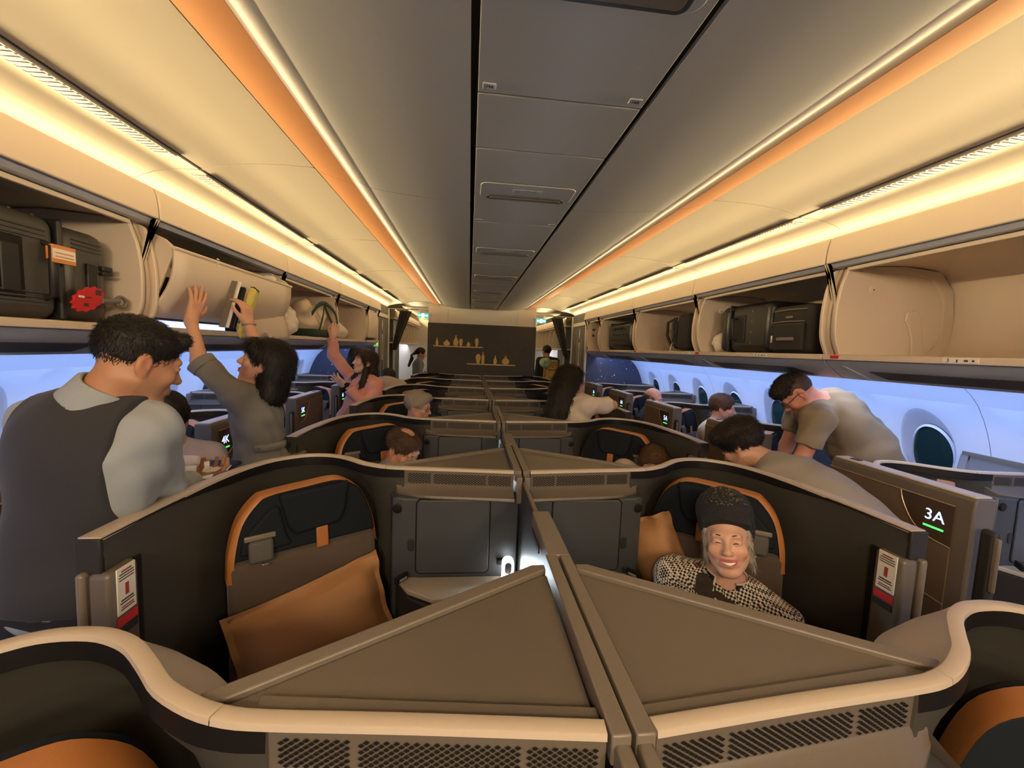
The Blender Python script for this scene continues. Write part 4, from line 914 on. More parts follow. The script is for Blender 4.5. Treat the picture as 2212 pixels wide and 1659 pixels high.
# ================================================================== PEOPLE: smooth-blended distance fields, meshed by surface nets
def V3(*a): return np.array(a, float)
def unit(v): v = np.asarray(v, float); return v/np.linalg.norm(v)
class Field:
    def __init__(s): s.ops = []; s.wr = 0.0; s.wf = 40.0; s.wph = 0.0; s.clips = []
    def cone(s, a, b, ra, rb, k=0.02, op='u', cut=None): s.ops.append(('c', op, k, np.array(a, float), np.array(b, float), ra, rb, cut)); return s
    def ell(s, c, r, R=None, k=0.02, op='u'): s.ops.append(('e', op, k, np.array(c, float), np.array(r, float), np.eye(3) if R is None else np.array(R, float))); return s
    def box(s, c, h, rr, R=None, k=0.01, op='u'): s.ops.append(('b', op, k, np.array(c, float), np.array(h, float), rr, np.eye(3) if R is None else np.array(R, float))); return s
    def clip(s, p, n): s.clips.append((np.array(p, float), unit(n))); return s     # keeps the side against n
    def dist(s, o, P):
        if o[0] == 'c':
            a, b, ra, rb, cut = o[3:]; ab = b-a; L2 = ab@ab; t = np.clip(((P-a)@ab)/L2, 0, 1)
            q = P - a - t[:, None]*ab; d = np.sqrt((q*q).sum(1)) - (ra + (rb-ra)*t)
            if cut: d = np.maximum(d, (P-b)@(ab/math.sqrt(L2)))
            return d
        if o[0] == 'e':
            q = (P-o[3])@o[5]; r = o[4]; k0 = np.sqrt(((q/r)**2).sum(1)); k1 = np.sqrt(((q/(r*r))**2).sum(1))
            return k0*(k0-1)/np.maximum(k1, 1e-9)
        q = np.abs((P-o[3])@o[6]) - (o[4]-o[5]); return np.sqrt((np.maximum(q, 0)**2).sum(1)) + np.minimum(q.max(1), 0) - o[5]
    def __call__(s, P, ops=None):
        d = np.full(len(P), 1e3)
        for o in (s.ops if ops is None else ops):
            e = s.dist(o, P); k = o[2]
            if o[1] == 'u':
                h = np.clip(0.5 + 0.5*(d-e)/k, 0, 1); d = d + (e-d)*h - k*h*(1-h)
            else:
                e = -e; h = np.clip(0.5 - 0.5*(d-e)/k, 0, 1); d = d + (e-d)*h + k*h*(1-h)
        if s.wr:
            x, y, z = P.T*s.wf; p = s.wph
            d = d + s.wr*(np.sin(x*0.7+1.3*np.sin(z*0.5+p)+p)*np.sin(z*0.9+0.8*np.sin(y*0.6)+2*p) + 0.6*np.sin(1.7*y+0.9*z+3*p+np.sin(x)))
        for p, n in s.clips: d = np.maximum(d, (P-p)@n)
        return d
    def near(s, cen, rad):
        """the shapes that can matter within rad of any of the centres"""
        E = [s.dist(o, cen) for o in s.ops]; best = np.full(len(cen), 1e3)
        for o, e in zip(s.ops, E):
            if o[1] == 'u': best = np.minimum(best, e)
        lim = np.maximum(best, 0)*1.6 + 2.6*rad + 0.012
        return [o for o, e in zip(s.ops, E) if ((e < lim + o[2]) if o[1] == 'u' else (e < 2.2*rad + o[2] + 0.01)).any()]
    def bounds(s):
        lo, hi = np.full(3, 1e9), np.full(3, -1e9)
        for o in s.ops:
            if o[1] != 'u': continue
            if o[0] == 'c':
                for c, r in ((o[3], o[5]), (o[4], o[6])): lo = np.minimum(lo, c-r); hi = np.maximum(hi, c+r)
            else:
                r = o[4].max() if o[0] == 'e' else np.linalg.norm(o[4]); lo = np.minimum(lo, o[3]-r); hi = np.maximum(hi, o[3]+r)
        return lo-0.03, hi+0.03
def surface_net(f, h, lo, hi, keep=None):
    """sparse surface nets: returns verts, quads"""
    B = 8; lo = np.floor(np.array(lo)/h)*h; nb = np.ceil((np.array(hi)-lo)/(h*B)).astype(int)
    I = np.stack(np.meshgrid(*[np.arange(n) for n in nb], indexing='ij'), -1).reshape(-1, 3)
    cen = lo + (I + 0.5)*B*h
    if keep is not None: 
        m = keep(cen, B*h*0.87); I, cen = I[m], cen[m]
    # two-step cull: coarse distance at block centres
    I = I[np.abs(f(cen)) < B*h*0.87*1.35 + 0.012]
    if not len(I): return np.zeros((0, 3)), np.zeros((0, 4), int)
    J = I//3; I = I[np.lexsort((J[:, 2], J[:, 1], J[:, 0]))]
    g = np.stack(np.meshgrid(*[np.arange(B+1)]*3, indexing='ij'), -1).reshape(-1, 3)
    idx = (I[:, None, :]*B + g[None]).reshape(-1, 3)
    Dl = []; npb = (B+1)**3
    for i in range(0, len(I), 18):
        blk = I[i:i+18]; Dl.append(f(lo + idx[i*npb:(i+18)*npb]*h, f.near(lo + (blk + 0.5)*B*h, B*h*0.87)))
    D = np.concatenate(Dl).reshape(len(I), B+1, B+1, B+1)
    co = [(a, b, c) for a in (0, 1) for b in (0, 1) for c in (0, 1)]
    C = np.stack([D[:, a:a+B, b:b+B, c:c+B] for a, b, c in co], -1)
    s = C < 0; act = s.any(-1) & ~s.all(-1)
    bi, x, y, z = np.nonzero(act); cell = I[bi]*B + np.stack([x, y, z], -1); Cv = C[bi, x, y, z]
    acc = np.zeros((len(bi), 3)); cnt = np.zeros(len(bi))
    ca = np.array(co, float)
    for i in range(8):
        for j in range(i+1, 8):
            if np.abs(ca[i]-ca[j]).sum() != 1: continue
            m = (Cv[:, i] < 0) != (Cv[:, j] < 0); t = Cv[m, i]/(Cv[m, i]-Cv[m, j])
            acc[m] += ca[i] + t[:, None]*(ca[j]-ca[i]); cnt[m] += 1
    verts = lo + (cell + acc/cnt[:, None])*h
    dim = nb*B + 2; key = lambda c: (c[:, 0]*dim[1] + c[:, 1])*dim[2] + c[:, 2]
    ks = key(cell); order = np.argsort(ks); sk = ks[order]
    quads = []
    for ax in range(3):
        o1, o2 = [(1, 2), (2, 0), (0, 1)][ax]
        j = [i for i, c in enumerate(co) if sum(c) == 1 and c[ax] == 1][0]
        m = (Cv[:, 0] < 0) != (Cv[:, j] < 0); base = cell[m]; neg = Cv[m, 0] < 0
        e1 = np.zeros(3, int); e1[o1] = 1; e2 = np.zeros(3, int); e2[o2] = 1
        qs = []; ok = np.ones(len(base), bool)
        for off in (0*e1, e1, e1+e2, e2):
            k = key(base-off); p = np.searchsorted(sk, k); p = np.minimum(p, len(sk)-1); ok &= (sk[p] == k); qs.append(order[p])
        q = np.stack(qs, -1); q[~neg] = q[~neg][:, ::-1]; quads.append(q[ok])
    return verts, np.concatenate(quads)
def field_mesh(name, f, h, mats, fine=(), color=None, smooth_it=0):
    """fine: list of (centre, radius, step) spheres meshed at a smaller step"""
    lo, hi = f.bounds(); parts = []
    def inside(c, r): return lambda P, pad=0.0: ((P-np.array(c))**2).sum(1) < (r+pad)**2
    v, q = surface_net(f, h, lo, hi, None)
    if len(fine) and len(q):
        cen = v[q].mean(1); m = np.ones(len(q), bool)
        for c, r, hh in fine: m &= ~inside(c, r-0.6*h)(cen)
        q = q[m]
    parts.append((v, q))
    for c, r, hh in fine:
        c = np.array(c); v, q = surface_net(f, hh, np.maximum(lo, c-r-hh*4), np.minimum(hi, c+r+hh*4), lambda P, pad: inside(c, r)(P, pad))
        if len(q): q = q[inside(c, r)(v[q].mean(1))]
        parts.append((v, q))
    vs, qs, n = [], [], 0
    for v, q in parts:
        if not len(q): continue
        u, inv = np.unique(q, return_inverse=True); vs.append(v[u]); qs.append(inv.reshape(-1, 4)+n); n += len(u)
    v, q = np.concatenate(vs), np.concatenate(qs)
    me = bpy.data.meshes.new(name); me.vertices.add(len(v)); me.vertices.foreach_set('co', v.astype(np.float32).ravel())
    me.loops.add(q.size); me.loops.foreach_set('vertex_index', q.astype(np.int32).ravel())
    me.polygons.add(len(q)); me.polygons.foreach_set('loop_start', np.arange(0, q.size, 4, dtype=np.int32))
    try: me.polygons.foreach_set('loop_total', np.full(len(q), 4, np.int32))
    except Exception: pass
    me.update(calc_edges=True)
    for p in (mats if isinstance(mats, (list, tuple)) else [mats]): me.materials.append(M[p])
    me.polygons.foreach_set('use_smooth', np.ones(len(q), bool))
    if color is not None:
        a = me.color_attributes.new('tint', 'FLOAT_COLOR', 'POINT'); c = np.ones((len(v), 4), np.float32); c[:, :3] = color(v); a.data.foreach_set('color', c.ravel())
    me.update(); return me
def link(name, me, parent, label=None):
    o = bpy.data.objects.new(name, me); COL.objects.link(o); o.parent = parent
    if label: o['label'] = label
    return o
# skin: colour of the body itself carried per vertex (lips, cheeks, stubble)
m, nt, b = node_mat('skin'); at_ = nt.nodes.new('ShaderNodeAttribute'); at_.attribute_name = 'tint'
nt.links.new(at_.outputs['Color'], b.inputs['Base Color']); b.inputs['Roughness'].default_value = 0.5; b.inputs['Subsurface Weight'].default_value = 0.08; b.inputs['Subsurface Radius'].default_value = (0.012, 0.005, 0.003)
def hair_mat(name, col, rough=0.55):
    m, nt, b = node_mat(name); tc = nt.nodes.new('ShaderNodeTexCoord'); mp = nt.nodes.new('ShaderNodeMapping'); mp.inputs['Scale'].default_value = (260, 260, 22)
    n = nt.nodes.new('ShaderNodeTexNoise'); n.inputs['Scale'].default_value = 1.0; n.inputs['Detail'].default_value = 3
    nt.links.new(tc.outputs['Object'], mp.inputs['Vector']); nt.links.new(mp.outputs['Vector'], n.inputs['Vector'])
    mx = nt.nodes.new('ShaderNodeMix'); mx.data_type = 'RGBA'; mx.inputs['A'].default_value = (*[c*0.5 for c in col], 1); mx.inputs['B'].default_value = (*[min(1, c*1.6) for c in col], 1)
    nt.links.new(n.outputs['Fac'], mx.inputs['Factor']); nt.links.new(mx.outputs['Result'], b.inputs['Base Color']); b.inputs['Roughness'].default_value = rough; b.inputs['Specular IOR Level'].default_value = 0.3
    bp = nt.nodes.new('ShaderNodeBump'); bp.inputs['Strength'].default_value = 0.5; bp.inputs['Distance'].default_value = 0.003
    nt.links.new(n.outputs['Fac'], bp.inputs['Height']); nt.links.new(bp.outputs['Normal'], b.inputs['Normal'])
for nm, c in (('hair_black', (0.010, 0.008, 0.007)), ('hair_brown', (0.030, 0.018, 0.011)), ('hair_grey', (0.30, 0.26, 0.21)), ('hair_red', (0.075, 0.030, 0.014)), ('hair_thin', (0.060, 0.030, 0.018)), ('hair_dark', (0.018, 0.012, 0.009))): hair_mat(nm, c)
mat('eye_dark', (0.012, 0.008, 0.006), 0.25); mat('eye_white', (0.7, 0.66, 0.6), 0.3); mat('teeth', (0.85, 0.80, 0.70), 0.25); mat('brow', (0.03, 0.02, 0.015), 0.8)
mat('shirt_blue', (0.30, 0.33, 0.34), 0.85, bump=0.1, bscale=500, sheen=0.1); mat('vest_grey', (0.026, 0.026, 0.029), 0.9, bump=0.15, bscale=600, sheen=0.1); mat('trouser_dark', (0.015, 0.015, 0.018), 0.9)
mat('dress_grey', (0.165, 0.158, 0.140), 0.9, bump=0.15, bscale=600, sheen=0.1); mat('pink_cloth', (0.66, 0.30, 0.23), 0.9, bump=0.1, bscale=400, sheen=0.2)
mat('knit_white', (0.62, 0.53, 0.42), 0.95, bump=0.6, bscale=160); mat('khaki_cloth', (0.24, 0.18, 0.11), 0.9, bump=0.15, bscale=500, sheen=0.1); mat('grey_shirt', (0.27, 0.24, 0.21), 0.9, bump=0.1, bscale=500)
mat('lilac_shirt', (0.55, 0.48, 0.50), 0.85); mat('black_cloth', (0.012, 0.011, 0.012), 0.95, bump=0.3, bscale=200); mat('denim', (0.03, 0.045, 0.08), 0.9); mat('beige_cloth', (0.42, 0.36, 0.27), 0.9)
mat('jacket_grey', (0.20, 0.21, 0.22), 0.9); mat('navy_cloth', (0.014, 0.018, 0.026), 0.9); mat('pack_yellow', (0.55, 0.33, 0.07), 0.8); mat('mint_plush', (0.38, 0.48, 0.34), 0.95, bump=0.5, bscale=120)
mat('frame_dark', (0.02, 0.012, 0.010), 0.35); mat('frame_red', (0.25, 0.02, 0.02), 0.35); mat('glass_lens', (0.9, 0.9, 0.9), 0.02, trans=1.0, alpha=0.25); mat('scarf_fur', (0.035, 0.022, 0.012), 0.95, bump=1.0, bscale=60)
mat('hat_knit', (0.010, 0.009, 0.009), 0.9, bump=1.0, bscale=55); mat('sequin', (0.30, 0.26, 0.18), 0.25, metal=0.6); mat('piping_cream', (0.62, 0.52, 0.38), 0.7)
# woven check with dark red letters' flecks
m, nt, b = node_mat('check_cloth'); tc = nt.nodes.new('ShaderNodeTexCoord'); ck = nt.nodes.new('ShaderNodeTexChecker'); ck.inputs['Scale'].default_value = 125
ck.inputs['Color1'].default_value = (0.60, 0.51, 0.40, 1); ck.inputs['Color2'].default_value = (0.014, 0.010, 0.010, 1)
mp = nt.nodes.new('ShaderNodeMapping'); mp.inputs['Rotation'].default_value = (0.5, 0.35, 0.2); nt.links.new(tc.outputs['Object'], mp.inputs['Vector']); nt.links.new(mp.outputs['Vector'], ck.inputs['Vector'])
n = nt.nodes.new('ShaderNodeTexNoise'); n.inputs['Scale'].default_value = 22; nt.links.new(tc.outputs['Object'], n.inputs['Vector']); rp = nt.nodes.new('ShaderNodeValToRGB'); rp.color_ramp.elements[0].position = 0.66; rp.color_ramp.elements[1].position = 0.69
nt.links.new(n.outputs['Fac'], rp.inputs['Fac']); mx = nt.nodes.new('ShaderNodeMix'); mx.data_type = 'RGBA'; mx.inputs['B'].default_value = (0.10, 0.012, 0.015, 1)
nt.links.new(rp.outputs['Color'], mx.inputs['Factor']); nt.links.new(ck.outputs['Color'], mx.inputs['A']); nt.links.new(mx.outputs['Result'], b.inputs['Base Color']); b.inputs['Roughness'].default_value = 0.95

def frame(fwd, up=(0, 0, 1)):
    """columns: right, forward, up"""
    f = unit(fwd); r = unit(np.cross(f, up)); u = np.cross(r, f); return np.stack([r, f, u], 1)
class Head:
    def __init__(s, c, fwd, up=(0, 0, 1), sc=1.0): s.c = np.array(c, float); s.R = frame(fwd, up); s.sc = sc
    def p(s, x, y, z): return s.c + s.R@(np.array([x, y, z], float)*s.sc)
    def loc(s, P): return ((P-s.c)@s.R)/s.sc
    def add(s, F, smile=False, male=False, squint=False):
        S = s.sc; R = s.R; p = s.p; e = lambda c, r, k=0.02, op='u': F.ell(p(*c), np.array(r)*S, R, k*S, op)
        jw = 1.08 if male else 1.0
        e((0, -0.012, 0.036), (0.075, 0.094, 0.083)); e((0, 0.026, -0.030), (0.060*jw, 0.066, 0.078), 0.03)
        F.cone(p(-0.052*jw, 0.0, -0.050), p(-0.018, 0.062, -0.098), 0.018*S, 0.015*S, 0.03*S); F.cone(p(0.052*jw, 0.0, -0.050), p(0.018, 0.062, -0.098), 0.018*S, 0.015*S, 0.03*S)
        e((0, 0.070, -0.098), (0.020*jw, 0.018, 0.016), 0.025)
        for q in (-1, 1):
            e((q*0.041, 0.066, -0.022 if not smile else -0.026), (0.021, 0.017, 0.018 if not smile else 0.019), 0.022)
        F.cone(p(-0.036, 0.079, 0.024), p(0.036, 0.079, 0.024), 0.010*S, 0.010*S, 0.022*S)
        for q in (-1, 1):
            e((q*0.031, 0.098, 0.004), (0.018, 0.014, 0.0125), 0.014, 's')
            e((q*0.031, 0.0785, 0.003), (0.0155, 0.0105, 0.0105), 0.005)
            if squint: e((q*0.031, 0.0895, 0.0005), (0.0135, 0.003, 0.0018), 0.003, 's')
            else:
                F.cone(p(q*0.017, 0.0875, 0.007), p(q*0.031, 0.0905, 0.0095), 0.003*S, 0.003*S, 0.004*S); F.cone(p(q*0.031, 0.0905, 0.0095), p(q*0.046, 0.083, 0.0065), 0.003*S, 0.002*S, 0.004*S)
        F.cone(p(0, 0.086, 0.012), p(0, 0.107, -0.024), 0.0075*S, 0.0105*S, 0.012*S); e((0, 0.109, -0.0285), (0.0115, 0.0105, 0.0095), 0.008)
        for q in (-1, 1): e((q*0.0125, 0.097, -0.032), (0.0075, 0.009, 0.0075), 0.006); e((q*0.0065, 0.103, -0.0395), (0.0035, 0.004, 0.003), 0.003, 's')
        if smile:
            e((0, 0.080, -0.066), (0.032, 0.020, 0.016), 0.012)
            for t in np.linspace(-1, 1, 9): F.ell(p(0.0285*t, 0.0985-0.018*t*t, -0.0655+0.0095*t*t), np.array([0.0055, 0.012, 0.0058*(1-0.55*t*t)+0.0008])*S, R, 0.002*S, 's')
            for t0, t1 in zip(np.linspace(-1, 1, 9)[:-1], np.linspace(-1, 1, 9)[1:]):
                F.cone(p(0.0305*t0, 0.0965-0.018*t0*t0, -0.0575+0.0045*t0*t0), p(0.0305*t1, 0.0965-0.018*t1*t1, -0.0575+0.0045*t1*t1), 0.0030*S, 0.0030*S, 0.003*S)
                F.cone(p(0.0295*t0, 0.0945-0.017*t0*t0, -0.0755+0.0185*t0*t0), p(0.0295*t1, 0.0945-0.017*t1*t1, -0.0755+0.0185*t1*t1), 0.0036*S, 0.0036*S, 0.003*S)
            for q in (-1, 1): F.cone(p(q*0.022, 0.096, -0.036), p(q*0.037, 0.083, -0.064), 0.004*S, 0.004*S, 0.006*S, 's')
        else:
            e((0, 0.082, -0.064), (0.026, 0.016, 0.016), 0.014)
            e((0, 0.0965, -0.0592), (0.019, 0.0065, 0.0045), 0.005); e((0, 0.0945, -0.0695), (0.017, 0.007, 0.0055), 0.005)
            e((0, 0.1025, -0.0640), (0.022, 0.005, 0.0016), 0.003, 's')
        for q in (-1, 1):
            e((q*0.077, -0.010, -0.006), (0.008, 0.019, 0.031), 0.008); e((q*0.086, -0.004, -0.002), (0.006, 0.011, 0.019), 0.005, 's'); e((q*0.074, -0.002, -0.034), (0.007, 0.010, 0.010), 0.006)
    def tint(s, base, lips=(0.36, 0.10, 0.075), blush=0.15, male=False, smile=False):
        mw, mh, ck = (0.034, 0.0145, 11.0) if smile else (0.024, 0.011, 4.0)
        base = np.array(base); lips = np.array(lips)
        def c(v):
            l = s.loc(v); out = np.repeat(base[None], len(v), 0)
            w = np.exp(-(((np.abs(l[:, 0])-0.042)/0.024)**2 + ((l[:, 1]-0.07)/0.04)**2 + ((l[:, 2]+0.03)/0.026)**2))*blush
            w += np.exp(-(((np.abs(l[:, 0])-0.08)/0.014)**2 + ((l[:, 1]+0.006)/0.03)**2 + ((l[:, 2]+0.005)/0.04)**2))*0.35
            out = out*(1-w[:, None]) + np.array([base[0]*1.05, base[1]*0.62, base[2]*0.55])*w[:, None]
            ml = np.clip(1.15-np.abs(np.sqrt((l[:, 0]/mw)**2 + ((l[:, 2]+0.0645-ck*l[:, 0]**2)/mh)**2)), 0, 0.35)/0.35*(l[:, 1] > 0.070)
            out = out*(1-ml[:, None]) + lips*ml[:, None]
            if male:
                bd = np.exp(-(((l[:, 2]+0.085)/0.03)**2))*(l[:, 1] > 0.0)*0.22*(np.linalg.norm(l, axis=1) < 0.14); out = out*(1-bd[:, None]) + np.array([0.10, 0.07, 0.05])*bd[:, None]
            return out
        return c
    def details(s, root, brow='brow', eyes=True, squint=False, smile=False, iris=True):
        S = s.sc
        for q in (-1, 1):
            if eyes and not squint:
                mb = MB(); rows = []
                for i in range(7):
                    a = -PI/2 + PI*i/6; rows.append([s.p(q*0.031 + 0.0135*math.cos(a)*math.cos(t), 0.0835 + 0.0072*math.sin(a)*0 + 0.0072*math.cos(a)*math.sin(t), 0.003 + 0.0062*math.sin(a)) for t in [2*PI*k/12 for k in range(12)]])
                mb.grid(rows, closed=True); o = mb.build('eye', 'eye_white', root, smooth=80)
                if iris:
                    mb = MB(); cc = s.p(q*0.031, 0.0888, 0.0032); ring = [cc + s.R@(np.array([0.0058*math.cos(t), 0.0012, 0.0056*math.sin(t)])*S) for t in [2*PI*k/12 for k in range(12)]]; ring2 = [cc + s.R@(np.array([0.0062*math.cos(t), -0.002, 0.006*math.sin(t)])*S) for t in [2*PI*k/12 for k in range(12)]]
                    mb.grid([ring2, ring], closed=True); mb.add(ring, [tuple(range(12))]); mb.build('iris', 'eye_dark', o)
            elif eyes:
                MB().tube([s.p(q*(0.018+0.0265*t), 0.0865+0.0035*math.sin(PI*t)-0.005*t, -0.0005+0.0042*math.sin(PI*t)-0.001*t) for t in np.linspace(0, 1, 7)], [0.0006*S, 0.0014*S, 0.0018*S, 0.002*S, 0.0018*S, 0.0014*S, 0.0006*S], 6).build('eyelash', 'eye_dark', root, smooth=60)
            if brow:
                MB().tube([s.p(q*(0.014+0.036*t), 0.0905-0.012*t*t, 0.0215+0.0075*math.sin(PI*(0.15+0.75*t))) for t in np.linspace(0, 1, 7)], [0.0016*S, 0.0026*S, 0.0028*S, 0.0026*S, 0.002*S, 0.0014*S, 0.0006*S], 6).build('eyebrow', brow, root, smooth=60)
        if smile:
            mb = MB()
            mb.grid([[s.p(0.0285*t, 0.0925-0.018*t*t, (-0.0600+0.0055*t*t) if k == 0 else (-0.0705+0.0150*t*t)) for t in np.linspace(-1, 1, 15)] for k in (0, 1)]); o = mb.build('teeth', 'teeth', root, smooth=60)
            md = o.modifiers.new('thick', 'SOLIDIFY'); md.thickness = 0.003
def hand(F, w, d, n, curl=(0.25, 0.25, 0.3, 0.35), thumb=0.5, side=1, sc=1.0, spread=0.10, k=0.004):
    """w wrist, d finger direction, n palm normal; side: which way the thumb lies along d x n"""
    d, n = unit(d), np.array(n, float); n = unit(n - d*(n@d)); a = np.cross(d, n)*side                    # a points to the thumb side
    P = lambda f, s_, u: w + sc*(d*f + a*s_ + n*u)
    F.cone(P(-0.01, 0, 0), P(0.03, 0, 0), 0.024*sc, 0.024*sc, 0.02)
    for s_ in (-0.027, -0.009, 0.009, 0.027): F.cone(P(0.018, s_*0.7, 0), P(0.085 - abs(s_-0.009)*0.15, s_, 0), 0.0135*sc, 0.0115*sc, 0.012)
    L = [(0.027, 0.040, 0.024, 0.020), (0.009, 0.044, 0.028, 0.022), (-0.009, 0.040, 0.026, 0.021), (-0.027, 0.031, 0.019, 0.018)]
    for i, (s_, l1, l2, l3) in enumerate(L):
        p = P(0.088 - abs(s_-0.009)*0.18, s_, 0); ang = 0.0; dd = unit(d + a*spread*(s_/0.009)*0.45)
        for l, r0, r1 in ((l1, 0.0098, 0.0086), (l2, 0.0086, 0.0078), (l3, 0.0078, 0.0066)):
            ang += curl[i]; q = p + sc*l*(dd*math.cos(ang) + n*math.sin(ang)); F.cone(p, q, r0*sc, r1*sc, k); p = q
    p0, p1 = P(0.014, 0.020, 0.004), P(0.048, 0.046, 0.012); F.cone(p0, p1, 0.015*sc, 0.0115*sc, 0.010)
    p2 = p1 + sc*0.032*unit(d*0.75 + a*(0.75-thumb) + n*thumb*0.7); F.cone(p1, p2, 0.0108*sc, 0.0092*sc, k); p3 = p2 + sc*0.026*unit(d*0.9 + a*(0.35-thumb) + n*thumb*0.8); F.cone(p2, p3, 0.0092*sc, 0.0072*sc, k)
def build_body(root, H, J, skin, h=0.008, hands=None, male=False, smile=False, squint=False, fine_head=0.0034, sc=1.0, lips=(0.36, 0.10, 0.075), legs=True, blush=0.15, fine_hand=0.0035):
    """J: dict of joints (world). one continuous skin"""
    F = Field(); H.add(F, smile, male, squint)
    nb = J['neck']; F.cone(H.p(0, -0.022, -0.055), nb, 0.048*sc*(1.12 if male else 0.95), 0.054*sc*(1.12 if male else 0.95), 0.025)
    torso(F, J, sc, 0.0, male)
    for s in ('L', 'R'):
        if 'el'+s in J:
            F.cone(J['sh'+s], J['el'+s], 0.046*sc, 0.037*sc, 0.03); F.cone(J['el'+s], J['wr'+s], 0.038*sc, 0.0245*sc, 0.018)
        if hands and s in hands: hand(F, J['wr'+s], *hands[s][:2], **hands[s][2])
        elif 'el'+s in J:
            hd = unit(J['wr'+s]-J['el'+s]); hand(F, J['wr'+s], hd, np.cross(hd, (0.3, 0.2, 1)), side=1 if s == 'L' else -1, sc=sc)
        if legs and 'kn'+s in J:
            F.cone(J['hip'+s], J['kn'+s], 0.082*sc, 0.055*sc, 0.03); F.cone(J['kn'+s], J['an'+s], 0.054*sc, 0.036*sc, 0.02); F.cone(J['an'+s], J['an'+s] + J.get('toe', V3(0, 0.16, -0.04)), 0.036*sc, 0.026*sc, 0.02)
    fine = []
    if fine_head: fine.append((H.p(0, 0.005, -0.02), 0.150*H.sc, fine_head))
    for s in (hands or {}): fine.append((J['wr'+s] + unit(hands[s][0])*0.085, 0.125, fine_hand))
    return link('body', field_mesh('body', F, h, 'skin', fine, H.tint(skin, lips, blush, male, smile)), root)
def torso(F, J, sc, g, male=False, hips=True, chest_r=(0.165, 0.112, 0.17)):
    R = J['tR']; c, p = J['chest'], J['pelvis']; m = 0.45*c + 0.55*p
    F.ell(c, np.array(chest_r)*sc + g, R, 0.05); F.ell(m, np.array([0.142, 0.104, 0.16])*sc + g, R, 0.06)
    if hips: F.ell(p, np.array([0.172, 0.122, 0.13])*sc + g, J.get('pR', R), 0.06)
    F.cone(J['shL'], J['shR'], 0.052*sc + g, 0.052*sc + g, 0.05); 
    for s in ('L', 'R'): F.cone(J['neck'] - R[:, 2]*0.03, J['sh'+s], 0.046*sc + g*0.6, 0.050*sc + g, 0.04)
def top_field(J, sc, g, sleeve=None, wr=0.004, wf=40, hem=None, k=0.03, hips=True, neckcut=0.0):
    """garment over the torso; sleeve: dict side -> fraction of (shoulder-elbow-wrist) 0..2"""
    F = Field(); torso(F, J, sc, g, hips=hips)
    for s in ('L', 'R'):
        t = (sleeve or {}).get(s, 0)
        if t <= 0 or 'el'+s not in J: continue
        a, e, w = J['sh'+s], J['el'+s], J['wr'+s]
        if t <= 1: F.cone(a, a + (e-a)*t, 0.050*sc+g, 0.046*sc+g*1.3, k, cut=True)
        else:
            F.cone(a, e, 0.050*sc+g, 0.041*sc+g, k); F.cone(e, e + (w-e)*(t-1), 0.041*sc+g, 0.030*sc+g*1.15, 0.02, cut=True)
    F.wr = wr; F.wf = wf
    if hem is not None: F.clip(hem, -J['tR'][:, 2])
    if neckcut is not None: F.ops.append(('c', 's', 0.006, J['neck'] - J['tR'][:, 2]*0.05, J['neck'] + J['tR'][:, 2]*0.2, 0.052*sc + neckcut, 0.056*sc + neckcut, None))
    return F
def legs_field(J, sc, g, skirt=None):
    F = Field(); F.ell(J['pelvis'], np.array([0.172, 0.122, 0.12])*sc+g, J.get('pR', J['tR']), 0.05)
    for s in ('L', 'R'): F.cone(J['hip'+s], J['kn'+s], 0.088*sc+g, 0.064*sc+g, 0.04); F.cone(J['kn'+s], J['an'+s], 0.064*sc+g, 0.052*sc+g, 0.03)
    return F
def stand(J, x, y, fwd, pel=0.93, w=0.09):
    """legs under a pelvis at (x,y), feet flat on the floor"""
    f = unit((fwd[0], fwd[1], 0)); r = np.array([f[1], -f[0], 0]); J['pelvis'] = V3(x, y, pel) if 'pelvis' not in J else J['pelvis']
    for s, q in (('L', -1), ('R', 1)):
        J['hip'+s] = J['pelvis'] + r*q*w - V3(0, 0, 0.05); b = V3(x, y, 0) + r*q*w*1.05; J['kn'+s] = b + V3(0, 0, 0.50) + f*0.01; J['an'+s] = b + V3(0, 0, 0.085) - f*0.03
    J['toe'] = f*0.17 + V3(0, 0, -0.052); J['pR'] = frame((f[0], f[1], 0))
def sit(J, pelvis, fwd, knee=0.44):
    f = unit((fwd[0], fwd[1], 0)); r = np.array([f[1], -f[0], 0]); J['pelvis'] = np.array(pelvis, float)
    for s, q in (('L', -1), ('R', 1)):
        J['hip'+s] = J['pelvis'] + r*q*0.085; J['kn'+s] = J['pelvis'] + r*q*0.10 + f*knee + V3(0, 0, 0.0); b = J['kn'+s]; J['an'+s] = V3(b[0], b[1], 0.085) - f*0.03
    J['toe'] = f*0.14 + V3(0, 0, -0.052); J['pR'] = frame((f[0], f[1], 0))
def glasses(root, H, m='frame_dark', lens=True):
    g = MB()
    for q in (-1, 1):
        g.tube([H.p(q*0.033 + 0.021*math.cos(t), 0.1045 - 0.25*abs(0.021*math.cos(t)) + (0 if q*math.cos(t) < 0 else -0.004), 0.002 + 0.016*math.sin(t)) for t in [2*PI*k/16 for k in range(17)]], 0.0018*H.sc, 6, cap=False)
        g.tube([H.p(q*0.053, 0.092, 0.006), H.p(q*0.073, 0.06, 0.008), H.p(q*0.082, 0.0, 0.010), H.p(q*0.083, -0.02, -0.004)], 0.0017*H.sc, 6)
    g.tube([H.p(-0.013, 0.106, 0.004), H.p(0, 0.108, 0.007), H.p(0.013, 0.106, 0.004)], 0.0016*H.sc, 6)
    return g.build('glasses', m, root, smooth=60)
